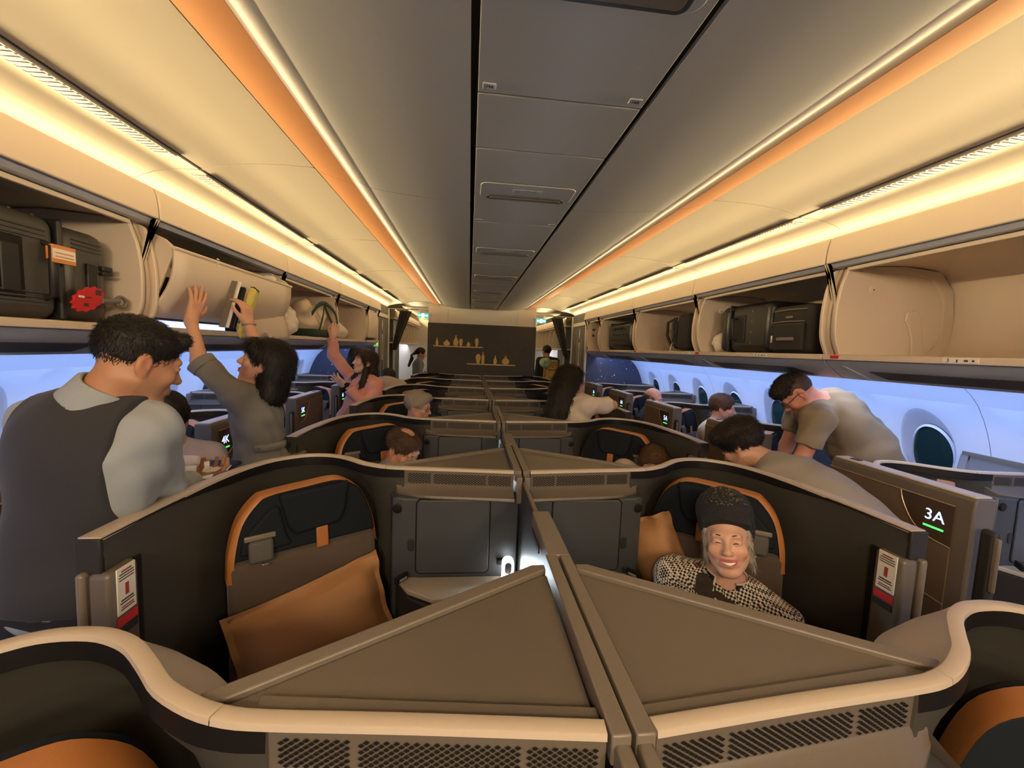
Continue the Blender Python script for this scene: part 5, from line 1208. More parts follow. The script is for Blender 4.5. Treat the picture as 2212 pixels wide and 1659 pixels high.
def hair_obj(root, H, prims, m, h=0.006, wr=0.0035, wf=90, name='hair', subs=(), clips=(), label=None):
    """prims in head coordinates: ('e',c,r,k) or ('c',a,b,ra,rb,k); subs the same, carved out"""
    F = Field()
    for lst, op in ((prims, 'u'), (subs, 's')):
        for q in lst:
            if q[0] == 'e': F.ell(H.p(*q[1]), np.array(q[2])*H.sc, H.R, (q[3] if len(q) > 3 else 0.02)*H.sc, op)
            else: F.cone(H.p(*q[1]), H.p(*q[2]), q[3]*H.sc, q[4]*H.sc, (q[5] if len(q) > 5 else 0.02)*H.sc, op)
    F.wr = wr; F.wf = wf
    for p, n in clips: F.clip(H.p(*p), H.R@np.array(n, float))
    return link(name, field_mesh(name, F, h, m), root, label)
FACE = [('e', (0, 0.085, -0.045), (0.066, 0.066, 0.105), 0.012)]
SK_L, SK_M, SK_P = (0.50, 0.265, 0.165), (0.46, 0.235, 0.14), (0.55, 0.26, 0.17)
def person(label, group=None):
    r = bpy.data.objects.new('person', None); COL.objects.link(r); r.empty_display_size = 0.05; return tag(r, label, 'person', group)

def strands(root, hair, H, m, n, length, flow, width=0.0011, lift=0.25, jitter=0.35, seed=1, name='hair_strands', curl=0.0, mask=None):
    """short tapered blades growing from a hair surface; flow(local points) gives the combing direction in head axes"""
    me = hair.data; rg = np.random.RandomState(seed); nv = len(me.polygons); c = np.empty(nv*3); me.polygons.foreach_get('center', c); c = c.reshape(-1, 3); nr = np.empty(nv*3); me.polygons.foreach_get('normal', nr); nr = nr.reshape(-1, 3)
    l = H.loc(c); ok = np.ones(nv, bool) if mask is None else mask(l); idn = np.nonzero(ok)[0]; i = idn[rg.randint(0, len(idn), n)]
    p = c[i] + rg.normal(0, 0.002, (n, 3)); nn = nr[i]; fl = flow(l[i])@H.R.T; fl = fl + rg.normal(0, jitter, (n, 3))*0.6; fl -= nn*(fl*nn).sum(1)[:, None]; fl /= np.linalg.norm(fl, axis=1)[:, None] + 1e-9
    d = fl + nn*(lift + rg.uniform(-0.1, 0.15, n))[:, None]; d /= np.linalg.norm(d, axis=1)[:, None]; sd = np.cross(d, nn); sd /= np.linalg.norm(sd, axis=1)[:, None] + 1e-9
    L = length*rg.uniform(0.6, 1.2, n)[:, None]; w_ = width*rg.uniform(0.7, 1.4, n)[:, None]; bend = rg.normal(0, 0.25 + curl, (n, 1))*sd
    m1 = p + d*L*0.5 + bend*L*0.22 + nn*L*0.05; e = p + d*L + bend*L*0.55 - nn*L*(lift*0.45)
    V = np.stack([p - nn*0.002 - sd*w_, p - nn*0.002 + sd*w_, m1 + sd*w_*0.8, m1 - sd*w_*0.8, e], 1).reshape(-1, 3); b0 = np.arange(n)*5
    me2 = bpy.data.meshes.new(name); F4 = np.stack([b0, b0+1, b0+2, b0+3], 1); F3 = np.stack([b0+3, b0+2, b0+4], 1)
    me2.vertices.add(len(V)); me2.vertices.foreach_set('co', V.astype(np.float32).ravel()); lv = np.concatenate([F4.ravel(), F3.ravel()]); me2.loops.add(len(lv)); me2.loops.foreach_set('vertex_index', lv.astype(np.int32))
    ls = np.concatenate([np.arange(n)*4, n*4 + np.arange(n)*3]); me2.polygons.add(2*n); me2.polygons.foreach_set('loop_start', ls.astype(np.int32)); me2.update(calc_edges=True); me2.materials.append(M[m]); me2.polygons.foreach_set('use_smooth', np.ones(2*n, bool)); me2.update()
    o = bpy.data.objects.new(name, me2); COL.objects.link(o); o.parent = root; o['kind'] = 'stuff'; return o
FL_SHORT = lambda l: np.stack([l[:, 0]*2, np.where(l[:, 2] > 0.06, 0.6, -0.25), np.where(l[:, 2] > 0.06, -0.1, -1.0)], 1)      # forward over the crown, down the sides
FL_LONG = lambda l: np.stack([l[:, 0]*2.0*(l[:, 2] > 0.05), -0.3*(l[:, 2] > 0.05), -1.0 + 0*l[:, 2]], 1)
FL_RAND = lambda l: np.random.RandomState(5).normal(0, 1, l.shape)
def tframe(up, fwd):
    u = unit(up); f = np.array(fwd, float); f = unit(f - u*(f@u)); return np.stack([np.cross(f, u), f, u], 1)
def A(*a): return V3(*a)

# ---- 1. steward in the left aisle: grey vest, pale shirt, back to the camera, looking down to the right
P1 = person('steward in dark grey vest and pale shirt seen from behind in the left aisle')
H = Head((-1.150, 1.250, 1.602), (0.58, 0.80, -0.36), (0.20, 0.22, 1), 0.97)
J = dict(neck=A(-1.215, 1.215, 1.492), chest=A(-1.255, 1.220, 1.335), shR=A(-1.108, 1.225, 1.418), shL=A(-1.405, 1.265, 1.418), elR=A(-1.182, 1.380, 1.170), wrR=A(-1.225, 1.58, 1.150), elL=A(-1.490, 1.345, 1.180), wrL=A(-1.35, 1.58, 1.14))
J['tR'] = tframe((0.08, 0.0, 1), (0.12, 0.99, 0)); stand(J, -1.335, 1.235, (0.2, 0.98), 0.97)
hd = {'R': (A(0.1, 0.9, -0.1), A(0, 0, 1), dict(curl=(0.5, 0.5, 0.5, 0.5), side=1)), 'L': (A(0.8, 0.5, 0), A(0, 0, 1), dict(curl=(0.5, 0.5, 0.5, 0.5), side=-1))}
build_body(P1, H, J, (0.44, 0.215, 0.115), 0.008, hd, male=True, sc=1.06)
H.details(P1)
f = top_field(J, 1.06, 0.010, {'L': 1.9, 'R': 1.9}, 0.0045, 42, neckcut=-0.004); link('shirt', field_mesh('shirt', f, 0.007, 'shirt_blue'), P1)
f = top_field(J, 1.06, 0.021, {}, 0.002, 25, hem=J['pelvis'] - A(0, 0, 0.02), neckcut=0.014)
for s, q in (('L', -1), ('R', 1)): f.clip(J['sh'+s] - J['tR'][:, 0]*q*0.006, J['tR'][:, 0]*q - J['tR'][:, 2]*0.02)      # armholes
link('vest', field_mesh('vest', f, 0.006, 'vest_grey'), P1)
f = Field(); R_ = J['tR']; n0 = J['neck']                             # stand collar
ca = unit(H.p(0, -0.022, -0.055) - n0); f.cone(n0 - ca*0.035, n0 + ca*0.050, 0.096, 0.074, cut=True); f.ops.append(('c', 's', 0.004, n0 - ca*0.08, n0 + ca*0.12, 0.066, 0.064, None)); f.wr = 0.0015; f.wf = 60; f.clip(n0 - ca*0.020, -ca)
link('collar', field_mesh('collar', f, 0.0045, 'shirt_blue'), P1)
link('trousers', field_mesh('trousers', legs_field(J, 1.06, 0.010), 0.012, 'trouser_dark'), P1)
hr = hair_obj(P1, H, [('e', (0, -0.014, 0.044), (0.080, 0.098, 0.086)), ('c', (-0.035, 0.062, 0.094), (0.035, 0.062, 0.094), 0.020, 0.020)], 'hair_black', 0.005, 0.0012, 110,
         subs=[('e', (0, 0.122, -0.002), (0.085, 0.062, 0.072), 0.01), ('e', (0, 0.075, -0.06), (0.11, 0.09, 0.072), 0.01), ('e', (0.088, 0.02, -0.022), (0.022, 0.075, 0.040), 0.008), ('e', (-0.088, 0.02, -0.022), (0.022, 0.075, 0.040), 0.008)], clips=[((0, -0.03, -0.040), (0, 0.15, -1))])
strands(P1, hr, H, 'hair_black', 6500, 0.017, FL_SHORT, 0.0010, 0.24)
strands(P1, hr, H, 'hair_black', 900, 0.026, lambda l: np.stack([l[:, 0]*3, 1.0 + 0*l[:, 0], 0.05 + 0*l[:, 0]], 1), 0.0012, 0.12, seed=2, name='fringe', mask=lambda l: (l[:, 1] > 0.055) & (l[:, 2] > 0.06))

# ---- 2. stewardess in grey dress, both arms up at the left bin
P2 = person('stewardess in belted grey dress with black bob reaching up to the half lowered bin')
H = Head((-1.212, 2.105, 1.560), (-0.90, -0.20, 0.30), (0.22, 0.02, 1), 0.98)
J = dict(neck=A(-1.235, 2.105, 1.440), chest=A(-1.255, 2.11, 1.300), shL=A(-1.285, 1.995, 1.405), shR=A(-1.285, 2.225, 1.425), elL=A(-1.445, 2.00, 1.565), wrL=A(-1.530, 2.085, 1.752), elR=A(-1.345, 2.30, 1.630), wrR=A(-1.430, 2.395, 1.752))
J['tR'] = tframe((-0.05, 0, 1), (-0.97, -0.26, 0)); stand(J, -1.235, 2.105, (-0.97, -0.26), 1.0, 0.08)
hd = {'L': (A(0.10, 0.30, 0.90), A(-0.95, 0.25, 0.1), dict(curl=(0.12, 0.10, 0.14, 0.18), side=-1, thumb=0.15, spread=0.16)), 'R': (A(-0.15, 0.05, 0.98), A(-0.9, 0.2, -0.1), dict(curl=(0.45, 0.5, 0.5, 0.6), side=1, thumb=0.3))}
build_body(P2, H, J, (0.56, 0.30, 0.19), 0.007, hd, sc=0.90, lips=(0.40, 0.08, 0.07))
H.details(P2)
f = top_field(J, 0.90, 0.010, {'L': 0.98, 'R': 0.98}, 0.004, 50, k=0.03, neckcut=0.002)
f.cone(J['pelvis'] - A(0, 0, 0.02), J['pelvis'] - A(0, 0, 0.42), 0.150, 0.190, 0.06, cut=True)
link('dress', field_mesh('dress', f, 0.006, 'dress_grey'), P2)
for s in ('L', 'R'):                                                  # turned cuffs with a notch
    a, e = J['sh'+s], J['el'+s]; d = unit(e-a); f = Field(); f.cone(a + (e-a)*0.80, a + (e-a)*1.0, 0.056, 0.060, cut=True); f.clip(a + (e-a)*0.82, -d); f.ops.append(('c', 's', 0.003, a, e + d*0.05, 0.046, 0.052, None))
    link('cuff', field_mesh('cuff', f, 0.004, 'dress_grey'), P2)
wst = A(-1.238, 2.105, 1.165); bt = MB()
bk = [wst + 0.140*np.array([math.cos(a)*0.86, -math.sin(a)*1.02, 0]) + A(0, 0, 0.005) for a in np.linspace(0.15, 1.25, 9)]
rows = [[p + A(0, 0, z) + unit((p-wst)*A(1, 1, 0))*0.006 for p in bk] for z in (-0.017, 0.017)]; o = MB().grid(rows).build('belt_tab', 'dress_grey', P2, smooth=60); md = o.modifiers.new('t', 'SOLIDIFY'); md.thickness = 0.006
for i in (1, 7): q = bk[i] + unit((bk[i]-wst)*A(1, 1, 0))*0.011; MB().lathe([(0.001, -0.003), (0.008, -0.002), (0.008, 0.002), (0.001, 0.003)], q, 12, axis='Y').build('button', 'cap_taupe', P2, smooth=50)
MB().tube([J['wrR'] + 0.031*np.array([math.cos(t), math.sin(t), 0.1*math.cos(t)]) for t in np.linspace(0, 2*PI, 15)], 0.005, 6).build('bracelet', 'strap_grey', P2, smooth=60)
hr = hair_obj(P2, H, [('e', (0, -0.020, 0.045), (0.092, 0.110, 0.090)), ('e', (0, -0.055, -0.03), (0.100, 0.080, 0.120), 0.03), ('e', (0, -0.070, -0.125), (0.104, 0.072, 0.085), 0.03), ('c', (-0.055, 0.062, 0.078), (0.055, 0.062, 0.078), 0.030, 0.030)], 'hair_black', 0.005, 0.0012, 120,
         subs=[('e', (0, 0.100, -0.040), (0.082, 0.074, 0.085), 0.01), ('e', (0.098, 0.018, -0.024), (0.030, 0.046, 0.042), 0.01), ('e', (-0.098, 0.018, -0.024), (0.030, 0.046, 0.042), 0.01), ('e', (0, 0.05, -0.14), (0.08, 0.085, 0.075), 0.02)])
strands(P2, hr, H, 'hair_black', 7000, 0.045, FL_LONG, 0.0011, 0.06, 0.12)
strands(P2, hr, H, 'hair_black', 800, 0.050, lambda l: np.stack([l[:, 0]*3, 0.5 + 0*l[:, 0], -1.0 + 0*l[:, 0]], 1), 0.0014, 0.10, 0.15, seed=2, name='fringe', mask=lambda l: (l[:, 1] > 0.062) & (l[:, 2] > 0.045))
# pouch with gloves that her far hand holds at the bin
G = tag(empty('glove_pouch', (-1.50, 2.43, 1.745)), 'pale yellow gloves in a dark pouch held against the half lowered bin', 'gloves')
rt = Matrix.Rotation(-0.30, 3, 'X') @ Matrix.Rotation(0.10, 3, 'Y')
MB().box((-0.025, -0.028, 0.115), (0.045, 0.010, 0.27), rot=rt).build('bracket', 'white_card', G, bevel=0.003); MB().box((-0.030, -0.045, 0.115), (0.030, 0.006, 0.27), rot=rt).build('bracket_back', 'cap_taupe', G, bevel=0.002); MB().box((0.004, -0.016, 0.095), (0.030, 0.022, 0.25), rot=rt).build('pouch', 'shell_black', G, bevel=0.008)
f = Field(); D_ = np.array(rt)
for y, z0, z1, r in ((0.018, 0.22, 0.00, 0.021), (0.040, 0.215, 0.02, 0.020), (0.006, 0.19, -0.03, 0.017), (0.055, 0.19, 0.07, 0.016), (0.030, 0.10, -0.05, 0.017), (0.016, 0.08, -0.045, 0.014)): f.cone(D_@A(0.012, y, z0), D_@A(0.016, y-0.012, z1), r, r*0.75, 0.008)
f.wr = 0.002; f.wf = 120; gl = link('gloves', field_mesh('gloves', f, 0.0045, 'glove_yellow'), G); MB().box(D_@A(0.012, 0.035, 0.225), (0.026, 0.055, 0.035), rot=rt).build('clip', 'case_soft', G, bevel=0.004)

# ---- 3. young woman in pink reaching into the third left bin
P3 = person('woman with long dark hair in a pink jacket reaching for the cream tote')
H = Head((-1.232, 4.10, 1.492), (-0.80, -0.55, 0.16), (0.08, 0, 1), 0.98)
J = dict(neck=A(-1.20, 4.12, 1.365), chest=A(-1.235, 4.14, 1.200), shR=A(-1.385, 4.26, 1.300), shL=A(-1.110, 4.03, 1.275), elR=A(-1.545, 4.18, 1.545), wrR=A(-1.548, 4.14, 1.715), elL=A(-1.170, 3.93, 1.075), wrL=A(-1.345, 3.90, 1.275))
J['tR'] = tframe((0.05, 0, 1), (-0.62, -0.78, 0)); stand(J, -1.36, 4.15, (-0.62, -0.78), 0.90, 0.08)
hd = {'R': (A(0.25, 0.05, 0.95), A(-0.3, 0.9, 0), dict(curl=(0.5, 0.5, 0.5, 0.5), side=1)), 'L': (A(-0.80, 0.05, 0.52), A(0.15, 0.9, 0.35), dict(curl=(0.12, 0.15, 0.2, 0.3), side=1, spread=0.14))}
build_body(P3, H, J, (0.62, 0.37, 0.26), 0.008, hd, sc=0.92, fine_head=0.004, fine_hand=0.004, lips=(0.42, 0.13, 0.11))
H.details(P3)
f = top_field(J, 0.92, 0.020, {'L': 1.86, 'R': 1.90}, 0.006, 34, hem=J['pelvis'] - A(0, 0, 0.13), neckcut=0.004); f.cone(J['chest'], J['pelvis'] - A(0, 0, 0.14), 0.150, 0.185, 0.05); link('jacket', field_mesh('jacket', f, 0.007, 'pink_cloth'), P3)
link('trousers', field_mesh('trousers', legs_field(J, 0.92, 0.010), 0.013, 'trouser_dark'), P3)
wr_ = J['wrL']; dw = unit(J['wrL']-J['elL']); MB().lathe([(0.001, -0.005), (0.021, -0.005), (0.022, 0.004), (0.001, 0.006)], wr_ + A(0.01, -0.032, 0.012), 16, axis='Y').build('wrist_watch', 'shell_black', P3, smooth=50)
st_ = MB(); ax1 = unit(np.cross(dw, (0, 0, 1))); ax2 = np.cross(dw, ax1); st_.tube([wr_ + 0.031*(ax1*math.cos(t) + ax2*math.sin(t)) for t in np.linspace(0, 2*PI, 17)], 0.009, 6); st_.build('watch_strap', 'shell_black', P3, smooth=60)
hr = hair_obj(P3, H, [('e', (0, -0.018, 0.042), (0.090, 0.110, 0.092)), ('e', (0, -0.060, -0.05), (0.092, 0.065, 0.13), 0.03), ('c', (0.02, -0.085, -0.10), (0.03, -0.10, -0.36), 0.070, 0.055, 0.04), ('c', (-0.078, 0.0, 0.02), (-0.085, 0.01, -0.20), 0.026, 0.030, 0.03), ('c', (-0.085, 0.01, -0.20), (-0.07, 0.02, -0.34), 0.030, 0.020, 0.02), ('c', (0.078, -0.01, 0.02), (0.082, 0.03, -0.18), 0.024, 0.034, 0.03), ('c', (0.082, 0.03, -0.18), (0.09, 0.05, -0.33), 0.034, 0.022, 0.02)], 'hair_brown', 0.006, 0.003, 95,
         subs=[('e', (0, 0.098, -0.03), (0.071, 0.075, 0.105), 0.01), ('e', (-0.095, 0.0, -0.012), (0.03, 0.032, 0.036), 0.006)])
strands(P3, hr, H, 'hair_brown', 6000, 0.060, FL_LONG, 0.0013, 0.06, 0.10)
# ---- 4. people half hidden behind her
P = person('dark haired person mostly hidden behind the woman in pink'); H = Head((-1.505, 4.86, 1.485), (0.3, 0.9, -0.2), sc=1.0)
J = dict(neck=A(-1.51, 4.84, 1.36), chest=A(-1.50, 4.83, 1.19), shL=A(-1.66, 4.80, 1.30), shR=A(-1.34, 4.86, 1.30), elL=A(-1.70, 4.86, 1.04), wrL=A(-1.62, 5.05, 1.0), elR=A(-1.32, 4.92, 1.03), wrR=A(-1.36, 5.1, 1.0)); J['tR'] = tframe((0, 0, 1), (-0.15, 1, 0)); stand(J, -1.45, 4.83, (-0.1, 1), 0.88)
build_body(P, H, J, SK_M, 0.012, fine_head=0.006); link('coat', field_mesh('coat', top_field(J, 1, 0.014, {'L': 1.8, 'R': 1.8}, 0.004, 40, hem=J['pelvis']-A(0, 0, 0.12)), 0.011, 'black_cloth'), P); link('trousers', field_mesh('trousers', legs_field(J, 1, 0.01), 0.016, 'trouser_dark'), P)
hair_obj(P, H, [('e', (0, -0.015, 0.035), (0.092, 0.112, 0.10)), ('e', (0, -0.05, -0.04), (0.088, 0.07, 0.10), 0.03)], 'hair_black', 0.008, subs=[('e', (0, 0.10, -0.05), (0.068, 0.07, 0.1), 0.01)])
P = person('person in a puffy beige coat bending behind the woman in pink'); H = Head((-1.26, 5.42, 1.23), (0.2, 0.8, -0.6), sc=1.0)
J = dict(neck=A(-1.25, 5.33, 1.19), chest=A(-1.24, 5.22, 1.08), shL=A(-1.41, 5.24, 1.14), shR=A(-1.09, 5.28, 1.12), elL=A(-1.42, 5.40, 0.92), wrL=A(-1.36, 5.58, 0.88), elR=A(-1.15, 5.42, 0.95), wrR=A(-1.22, 5.58, 0.9)); J['tR'] = tframe((0, 0.65, 0.75), (0, 0.75, -0.65)); stand(J, -1.33, 5.05, (0, 1), 0.84)
build_body(P, H, J, SK_M, 0.013, fine_head=0.007); f = top_field(J, 1, 0.045, {'L': 1.8, 'R': 1.8}, 0.008, 28, hem=J['pelvis']-A(0, 0, 0.05)); link('coat', field_mesh('coat', f, 0.011, 'beige_cloth'), P); link('trousers', field_mesh('trousers', legs_field(J, 1, 0.01), 0.016, 'trouser_dark'), P)
hair_obj(P, H, [('e', (0, -0.015, 0.035), (0.088, 0.108, 0.095))], 'hair_dark', 0.009, subs=FACE)

# ---- 5. woman in white knit with very long hair, leaning over the right suite wall
P5 = person('woman with very long dark hair and glasses in a cream short sleeved knit')
H = Head((0.655, 3.40, 1.425), (0.96, 0.16, -0.05), (0.05, 0, 1), 1.0)
J = dict(neck=A(0.655, 3.38, 1.285), chest=A(0.665, 3.36, 1.13), shR=A(0.745, 3.235, 1.235), shL=A(0.66, 3.53, 1.235), elR=A(1.000, 3.335, 1.235), wrR=A(0.915, 3.60, 1.160), elL=A(0.74, 3.62, 0.98), wrL=A(0.88, 3.66, 0.92)); J['tR'] = tframe((0.12, 0.05, 1), (0.93, 0.30, 0)); J['pelvis'] = A(0.60, 3.34, 0.80)
stand(J, 0.58, 3.30, (0.93, 0.3), 0.80)
build_body(P5, H, J, (0.58, 0.28, 0.19), 0.008, None, sc=1.0, fine_head=0.0045); H.details(P5); glasses(P5, H, 'frame_red')
f = top_field(J, 1.0, 0.020, {'R': 0.80, 'L': 0.80}, 0.0035, 55, neckcut=0.008); link('knit_top', field_mesh('knit_top', f, 0.007, 'knit_white'), P5)
f = Field(); f.cone(J['neck'] - A(0, 0, 0.035), J['neck'] + A(0.012, 0, 0.03), 0.085, 0.075, cut=True); f.ops.append(('c', 's', 0.004, J['neck']-A(0, 0, 0.1), J['neck']+A(0, 0, 0.1), 0.062, 0.062, None)); link('collar', field_mesh('collar', f, 0.006, 'knit_white'), P5)
link('trousers', field_mesh('trousers', legs_field(J, 1, 0.01), 0.016, 'trouser_dark'), P5)
hr = hair_obj(P5, H, [('e', (0, -0.028, 0.035), (0.100, 0.118, 0.105)), ('e', (0.02, -0.095, -0.06), (0.100, 0.085, 0.13), 0.04), ('c', (0.03, -0.12, -0.10), (0.06, -0.17, -0.42), 0.085, 0.070, 0.04), ('c', (0.065, -0.03, -0.02), (0.10, -0.10, -0.26), 0.045, 0.055, 0.04), ('c', (0.055, -0.06, -0.24), (0.11, -0.14, -0.46), 0.050, 0.040, 0.03)], 'hair_dark', 0.006, 0.004, 60, subs=[('e', (0, 0.098, -0.045), (0.088, 0.085, 0.120), 0.012)])

strands(P5, hr, H, 'hair_dark', 9000, 0.075, FL_LONG, 0.0016, 0.10, 0.22, curl=0.3)
# ---- 6. man in khaki T-shirt bending over in the entrance of the fourth row window suite
P6 = person('man in khaki T-shirt and glasses with cropped curly hair bending at the right window side')
H = Head((1.750, 2.260, 1.478), (-0.50, 0.30, -0.80), (-0.62, 0.35, 0.65), 1.02)
J = dict(neck=A(1.860, 2.225, 1.428), chest=A(2.005, 2.215, 1.335), shR=A(1.90, 2.40, 1.36), shL=A(1.735, 2.080, 1.352), elL=A(1.680, 2.100, 1.125), wrL=A(1.615, 2.22, 0.93), elR=A(1.85, 2.42, 1.12), wrR=A(1.75, 2.36, 0.95)); J['tR'] = tframe((-0.62, 0.03, 0.78), (-0.75, 0.30, -0.60)); J['pelvis'] = A(2.250, 2.18, 1.00)
J['shR'] = A(1.93, 2.42, 1.37)
stand(J, 2.30, 2.13, (-0.95, 0.25), 1.0, 0.10); J['pR'] = J['tR']
build_body(P6, H, J, (0.58, 0.25, 0.16), 0.008, None, male=True, sc=1.12, fine_head=0.004, blush=0.3); H.details(P6); glasses(P6, H, 'frame_dark')
f = top_field(J, 1.12, 0.016, {'L': 0.66, 'R': 0.66}, 0.0055, 36, neckcut=-0.010); f.ell(A(2.14, 2.185, 1.18), (0.165, 0.165, 0.20), J['tR'], 0.06); link('t_shirt', field_mesh('t_shirt', f, 0.007, 'khaki_cloth'), P6)
link('jeans', field_mesh('jeans', legs_field(J, 1.1, 0.012), 0.014, 'denim'), P6)
hr = hair_obj(P6, H, [('e', (0, 0.004, 0.060), (0.074, 0.092, 0.072)), ('e', (0, 0.060, 0.080), (0.058, 0.040, 0.036), 0.02)], 'hair_dark', 0.004, 0.002, 130, subs=[('e', (0, 0.130, 0.0), (0.09, 0.055, 0.070), 0.01)], clips=[((0, 0, 0.058), (0, -0.35, -1))])
strands(P6, hr, H, 'hair_dark', 3500, 0.022, FL_RAND, 0.0013, 0.45, 0.6, curl=0.6)
cr = hair_obj(P6, H, [('e', (0, -0.013, 0.036), (0.0766, 0.0960, 0.0846))], 'hair_thin', 0.005, 0.0006, 150, name='cropped_hair', subs=[('e', (0, 0.09, -0.03), (0.10, 0.075, 0.10), 0.01), ('e', (0.08, 0.0, -0.01), (0.03, 0.03, 0.045), 0.01), ('e', (-0.08, 0.0, -0.01), (0.03, 0.03, 0.045), 0.01)], clips=[((0, 0, -0.012), (0, 0.1, -1))])
# ---- 7. dark haired man bent double in the right aisle
P7 = person('dark haired person in a grey collared shirt bending low in the right aisle')
H = Head((1.205, 1.970, 1.222), (-0.38, 0.66, -0.64), (-0.30, 0.45, 0.85), 1.02)
J = dict(neck=A(1.290, 1.880, 1.160), chest=A(1.365, 1.735, 1.075), shL=A(1.235, 1.770, 1.085), shR=A(1.490, 1.880, 1.105), elL=A(1.21, 1.93, 0.90), wrL=A(1.17, 2.05, 0.80), elR=A(1.46, 1.99, 0.88), wrR=A(1.36, 2.1, 0.78)); J['tR'] = tframe((-0.28, 0.80, 0.42), (-0.35, 0.30, -0.85)); J['pelvis'] = A(1.42, 1.48, 0.945)
stand(J, 1.385, 1.455, (-0.1, 1), 0.9); J['pR'] = frame((0, 0.8, -0.5))
build_body(P7, H, J, (0.52, 0.28, 0.18), 0.010, None, male=True, fine_head=0.005)
f = top_field(J, 1.0, 0.022, {'L': 1.7, 'R': 1.7}, 0.003, 26, neckcut=0.0); f.ell(A(1.395, 1.60, 1.045), (0.175, 0.13, 0.20), J['tR'], 0.06); link('shirt', field_mesh('shirt', f, 0.009, 'grey_shirt'), P7)
f = Field(); n0 = J['neck']; cu_ = unit(A(-0.35, 0.45, 0.55)); f.cone(n0 - cu_*0.045, n0 + cu_*0.012, 0.082, 0.072, cut=True); f.ops.append(('c', 's', 0.004, n0-cu_*0.1, n0+cu_*0.1, 0.060, 0.060, None)); f.clip(n0-cu_*0.045, -cu_); link('collar', field_mesh('collar', f, 0.005, 'grey_shirt'), P7)
link('trousers', field_mesh('trousers', legs_field(J, 1, 0.012), 0.014, 'trouser_dark'), P7)
hr = hair_obj(P7, H, [('e', (0, -0.020, 0.048), (0.098, 0.114, 0.092)), ('e', (0.0, 0.05, 0.085), (0.08, 0.06, 0.05), 0.03)], 'hair_dark', 0.006, 0.002, 70, subs=[('e', (0, 0.110, -0.02), (0.085, 0.065, 0.085), 0.01), ('e', (0, 0.06, -0.07), (0.11, 0.10, 0.07), 0.01)], clips=[((0, -0.03, -0.045), (0, 0.2, -1))])
strands(P7, hr, H, 'hair_dark', 6500, 0.034, FL_SHORT, 0.0013, 0.35, 0.35)

# ---- 8. seated passengers of the centre block
def seated(label, head, fwd, seat, cloth, skin, hair=None, male=True, lean=0.10, sc=1.0, group=None, h=0.011, fh=0.005, up=(0, 0, 1), arms=True, face=True, hairsubs=FACE, hairm='hair_black', coat='shirt'):
    """seat: (s, cx, rowY); the torso goes from the cushion to the given head"""
    P = person(label, group); s, cx, y = seat; xa, nf = seat_dir(s); xa, nf = np.array(xa), np.array(nf)
    pv = np.array(seat_point(s, cx, y, 0, 0.30, 0.575)); Hd = Head(head, fwd, up, sc); hc = np.array(head, float)
    nk = hc + A(0, 0, -0.115) - unit(A(fwd[0], fwd[1], 0))*0.03; ch = nk*0.70 + (pv + A(0, 0, 0.10))*0.30 - A(0, 0, 0.03); ax = unit(nk - pv)
    J = dict(neck=nk, chest=ch); R = tframe(ax, nf); J['tR'] = R; r = R[:, 0]
    J['shL'], J['shR'] = nk - r*0.165 - ax*0.075, nk + r*0.165 - ax*0.075
    if arms:
        for q, S in ((-1, 'L'), (1, 'R')): J['el'+S] = J['sh'+S] + r*q*0.03 - A(0, 0, 0.25) + nf*0.08; J['wr'+S] = J['el'+S] + nf*0.20 - r*q*0.12 - A(0, 0, 0.02)
    sit(J, pv, nf); J['pR'] = tframe((0, 0, 1), nf)
    build_body(P, Hd, J, skin, h, None, male=male, fine_head=fh, sc=sc)
    if face: Hd.details(P)
    link(coat, field_mesh(coat, top_field(J, sc, 0.013, {'L': 1.85, 'R': 1.85} if arms else {}, 0.004, 40, neckcut=0.0), h, cloth), P)
    link('trousers', field_mesh('trousers', legs_field(J, sc, 0.010), 0.015, 'trouser_dark'), P)
    if hair:
        hr = hair_obj(P, Hd, hair, hairm, 0.006, 0.0015, 110, subs=hairsubs)
        strands(P, hr, Hd, hairm, 3500, 0.018, FL_RAND if hairm == 'hair_grey' else FL_SHORT, 0.0014, 0.35, 0.4)
    return P, Hd, J
SHORT = [('e', (0, -0.017, 0.042), (0.082, 0.103, 0.088))]
SHORTSUB = [('e', (0, 0.115, 0.0), (0.085, 0.062, 0.080), 0.01), ('e', (0, 0.075, -0.06), (0.11, 0.09, 0.072), 0.01), ('e', (0, -0.02, -0.10), (0.12, 0.14, 0.05), 0.01)]
seated('man with thinning brown hair bowing his head in the left centre suite, second row', (-0.592, 2.38, 1.075), (0.72, -0.45, -0.55), (-1, 0, PITCH*2), 'jacket_grey', (0.50, 0.255, 0.165), [('e', (0, -0.022, 0.030), (0.083, 0.100, 0.082)), ('e', (0, 0.010, 0.055), (0.070, 0.085, 0.070), 0.02)], True, up=(0.15, -0.1, 0.95), hairm='hair_thin', hairsubs=[('e', (0, 0.120, 0.0), (0.085, 0.062, 0.085), 0.01), ('e', (0, 0.075, -0.06), (0.11, 0.09, 0.072), 0.01), ('e', (0, -0.02, 0.122), (0.026, 0.05, 0.014), 0.02)])
P, Hd, J = seated('grey haired man with glasses in the left centre suite, third row', (-0.632, 3.40, 1.168), (0.94, -0.26, -0.16), (-1, 0, PITCH*3), 'navy_cloth', (0.56, 0.30, 0.205), [('e', (0, -0.017, 0.045), (0.086, 0.106, 0.094)), ('e', (0, 0.06, 0.085), (0.055, 0.045, 0.045), 0.02)], True, hairm='hair_grey', hairsubs=SHORTSUB)
glasses(P, Hd)
P, Hd, J = seated('passenger in the right centre suite of the third row showing only reddish brown hair', (0.925, 2.37, 0.990), (-0.5, -0.8, -0.2), (1, 0, PITCH*2), 'beige_cloth', SK_L, [('e', (0, -0.016, 0.040), (0.090, 0.110, 0.093))], False, hairm='hair_red', face=False)
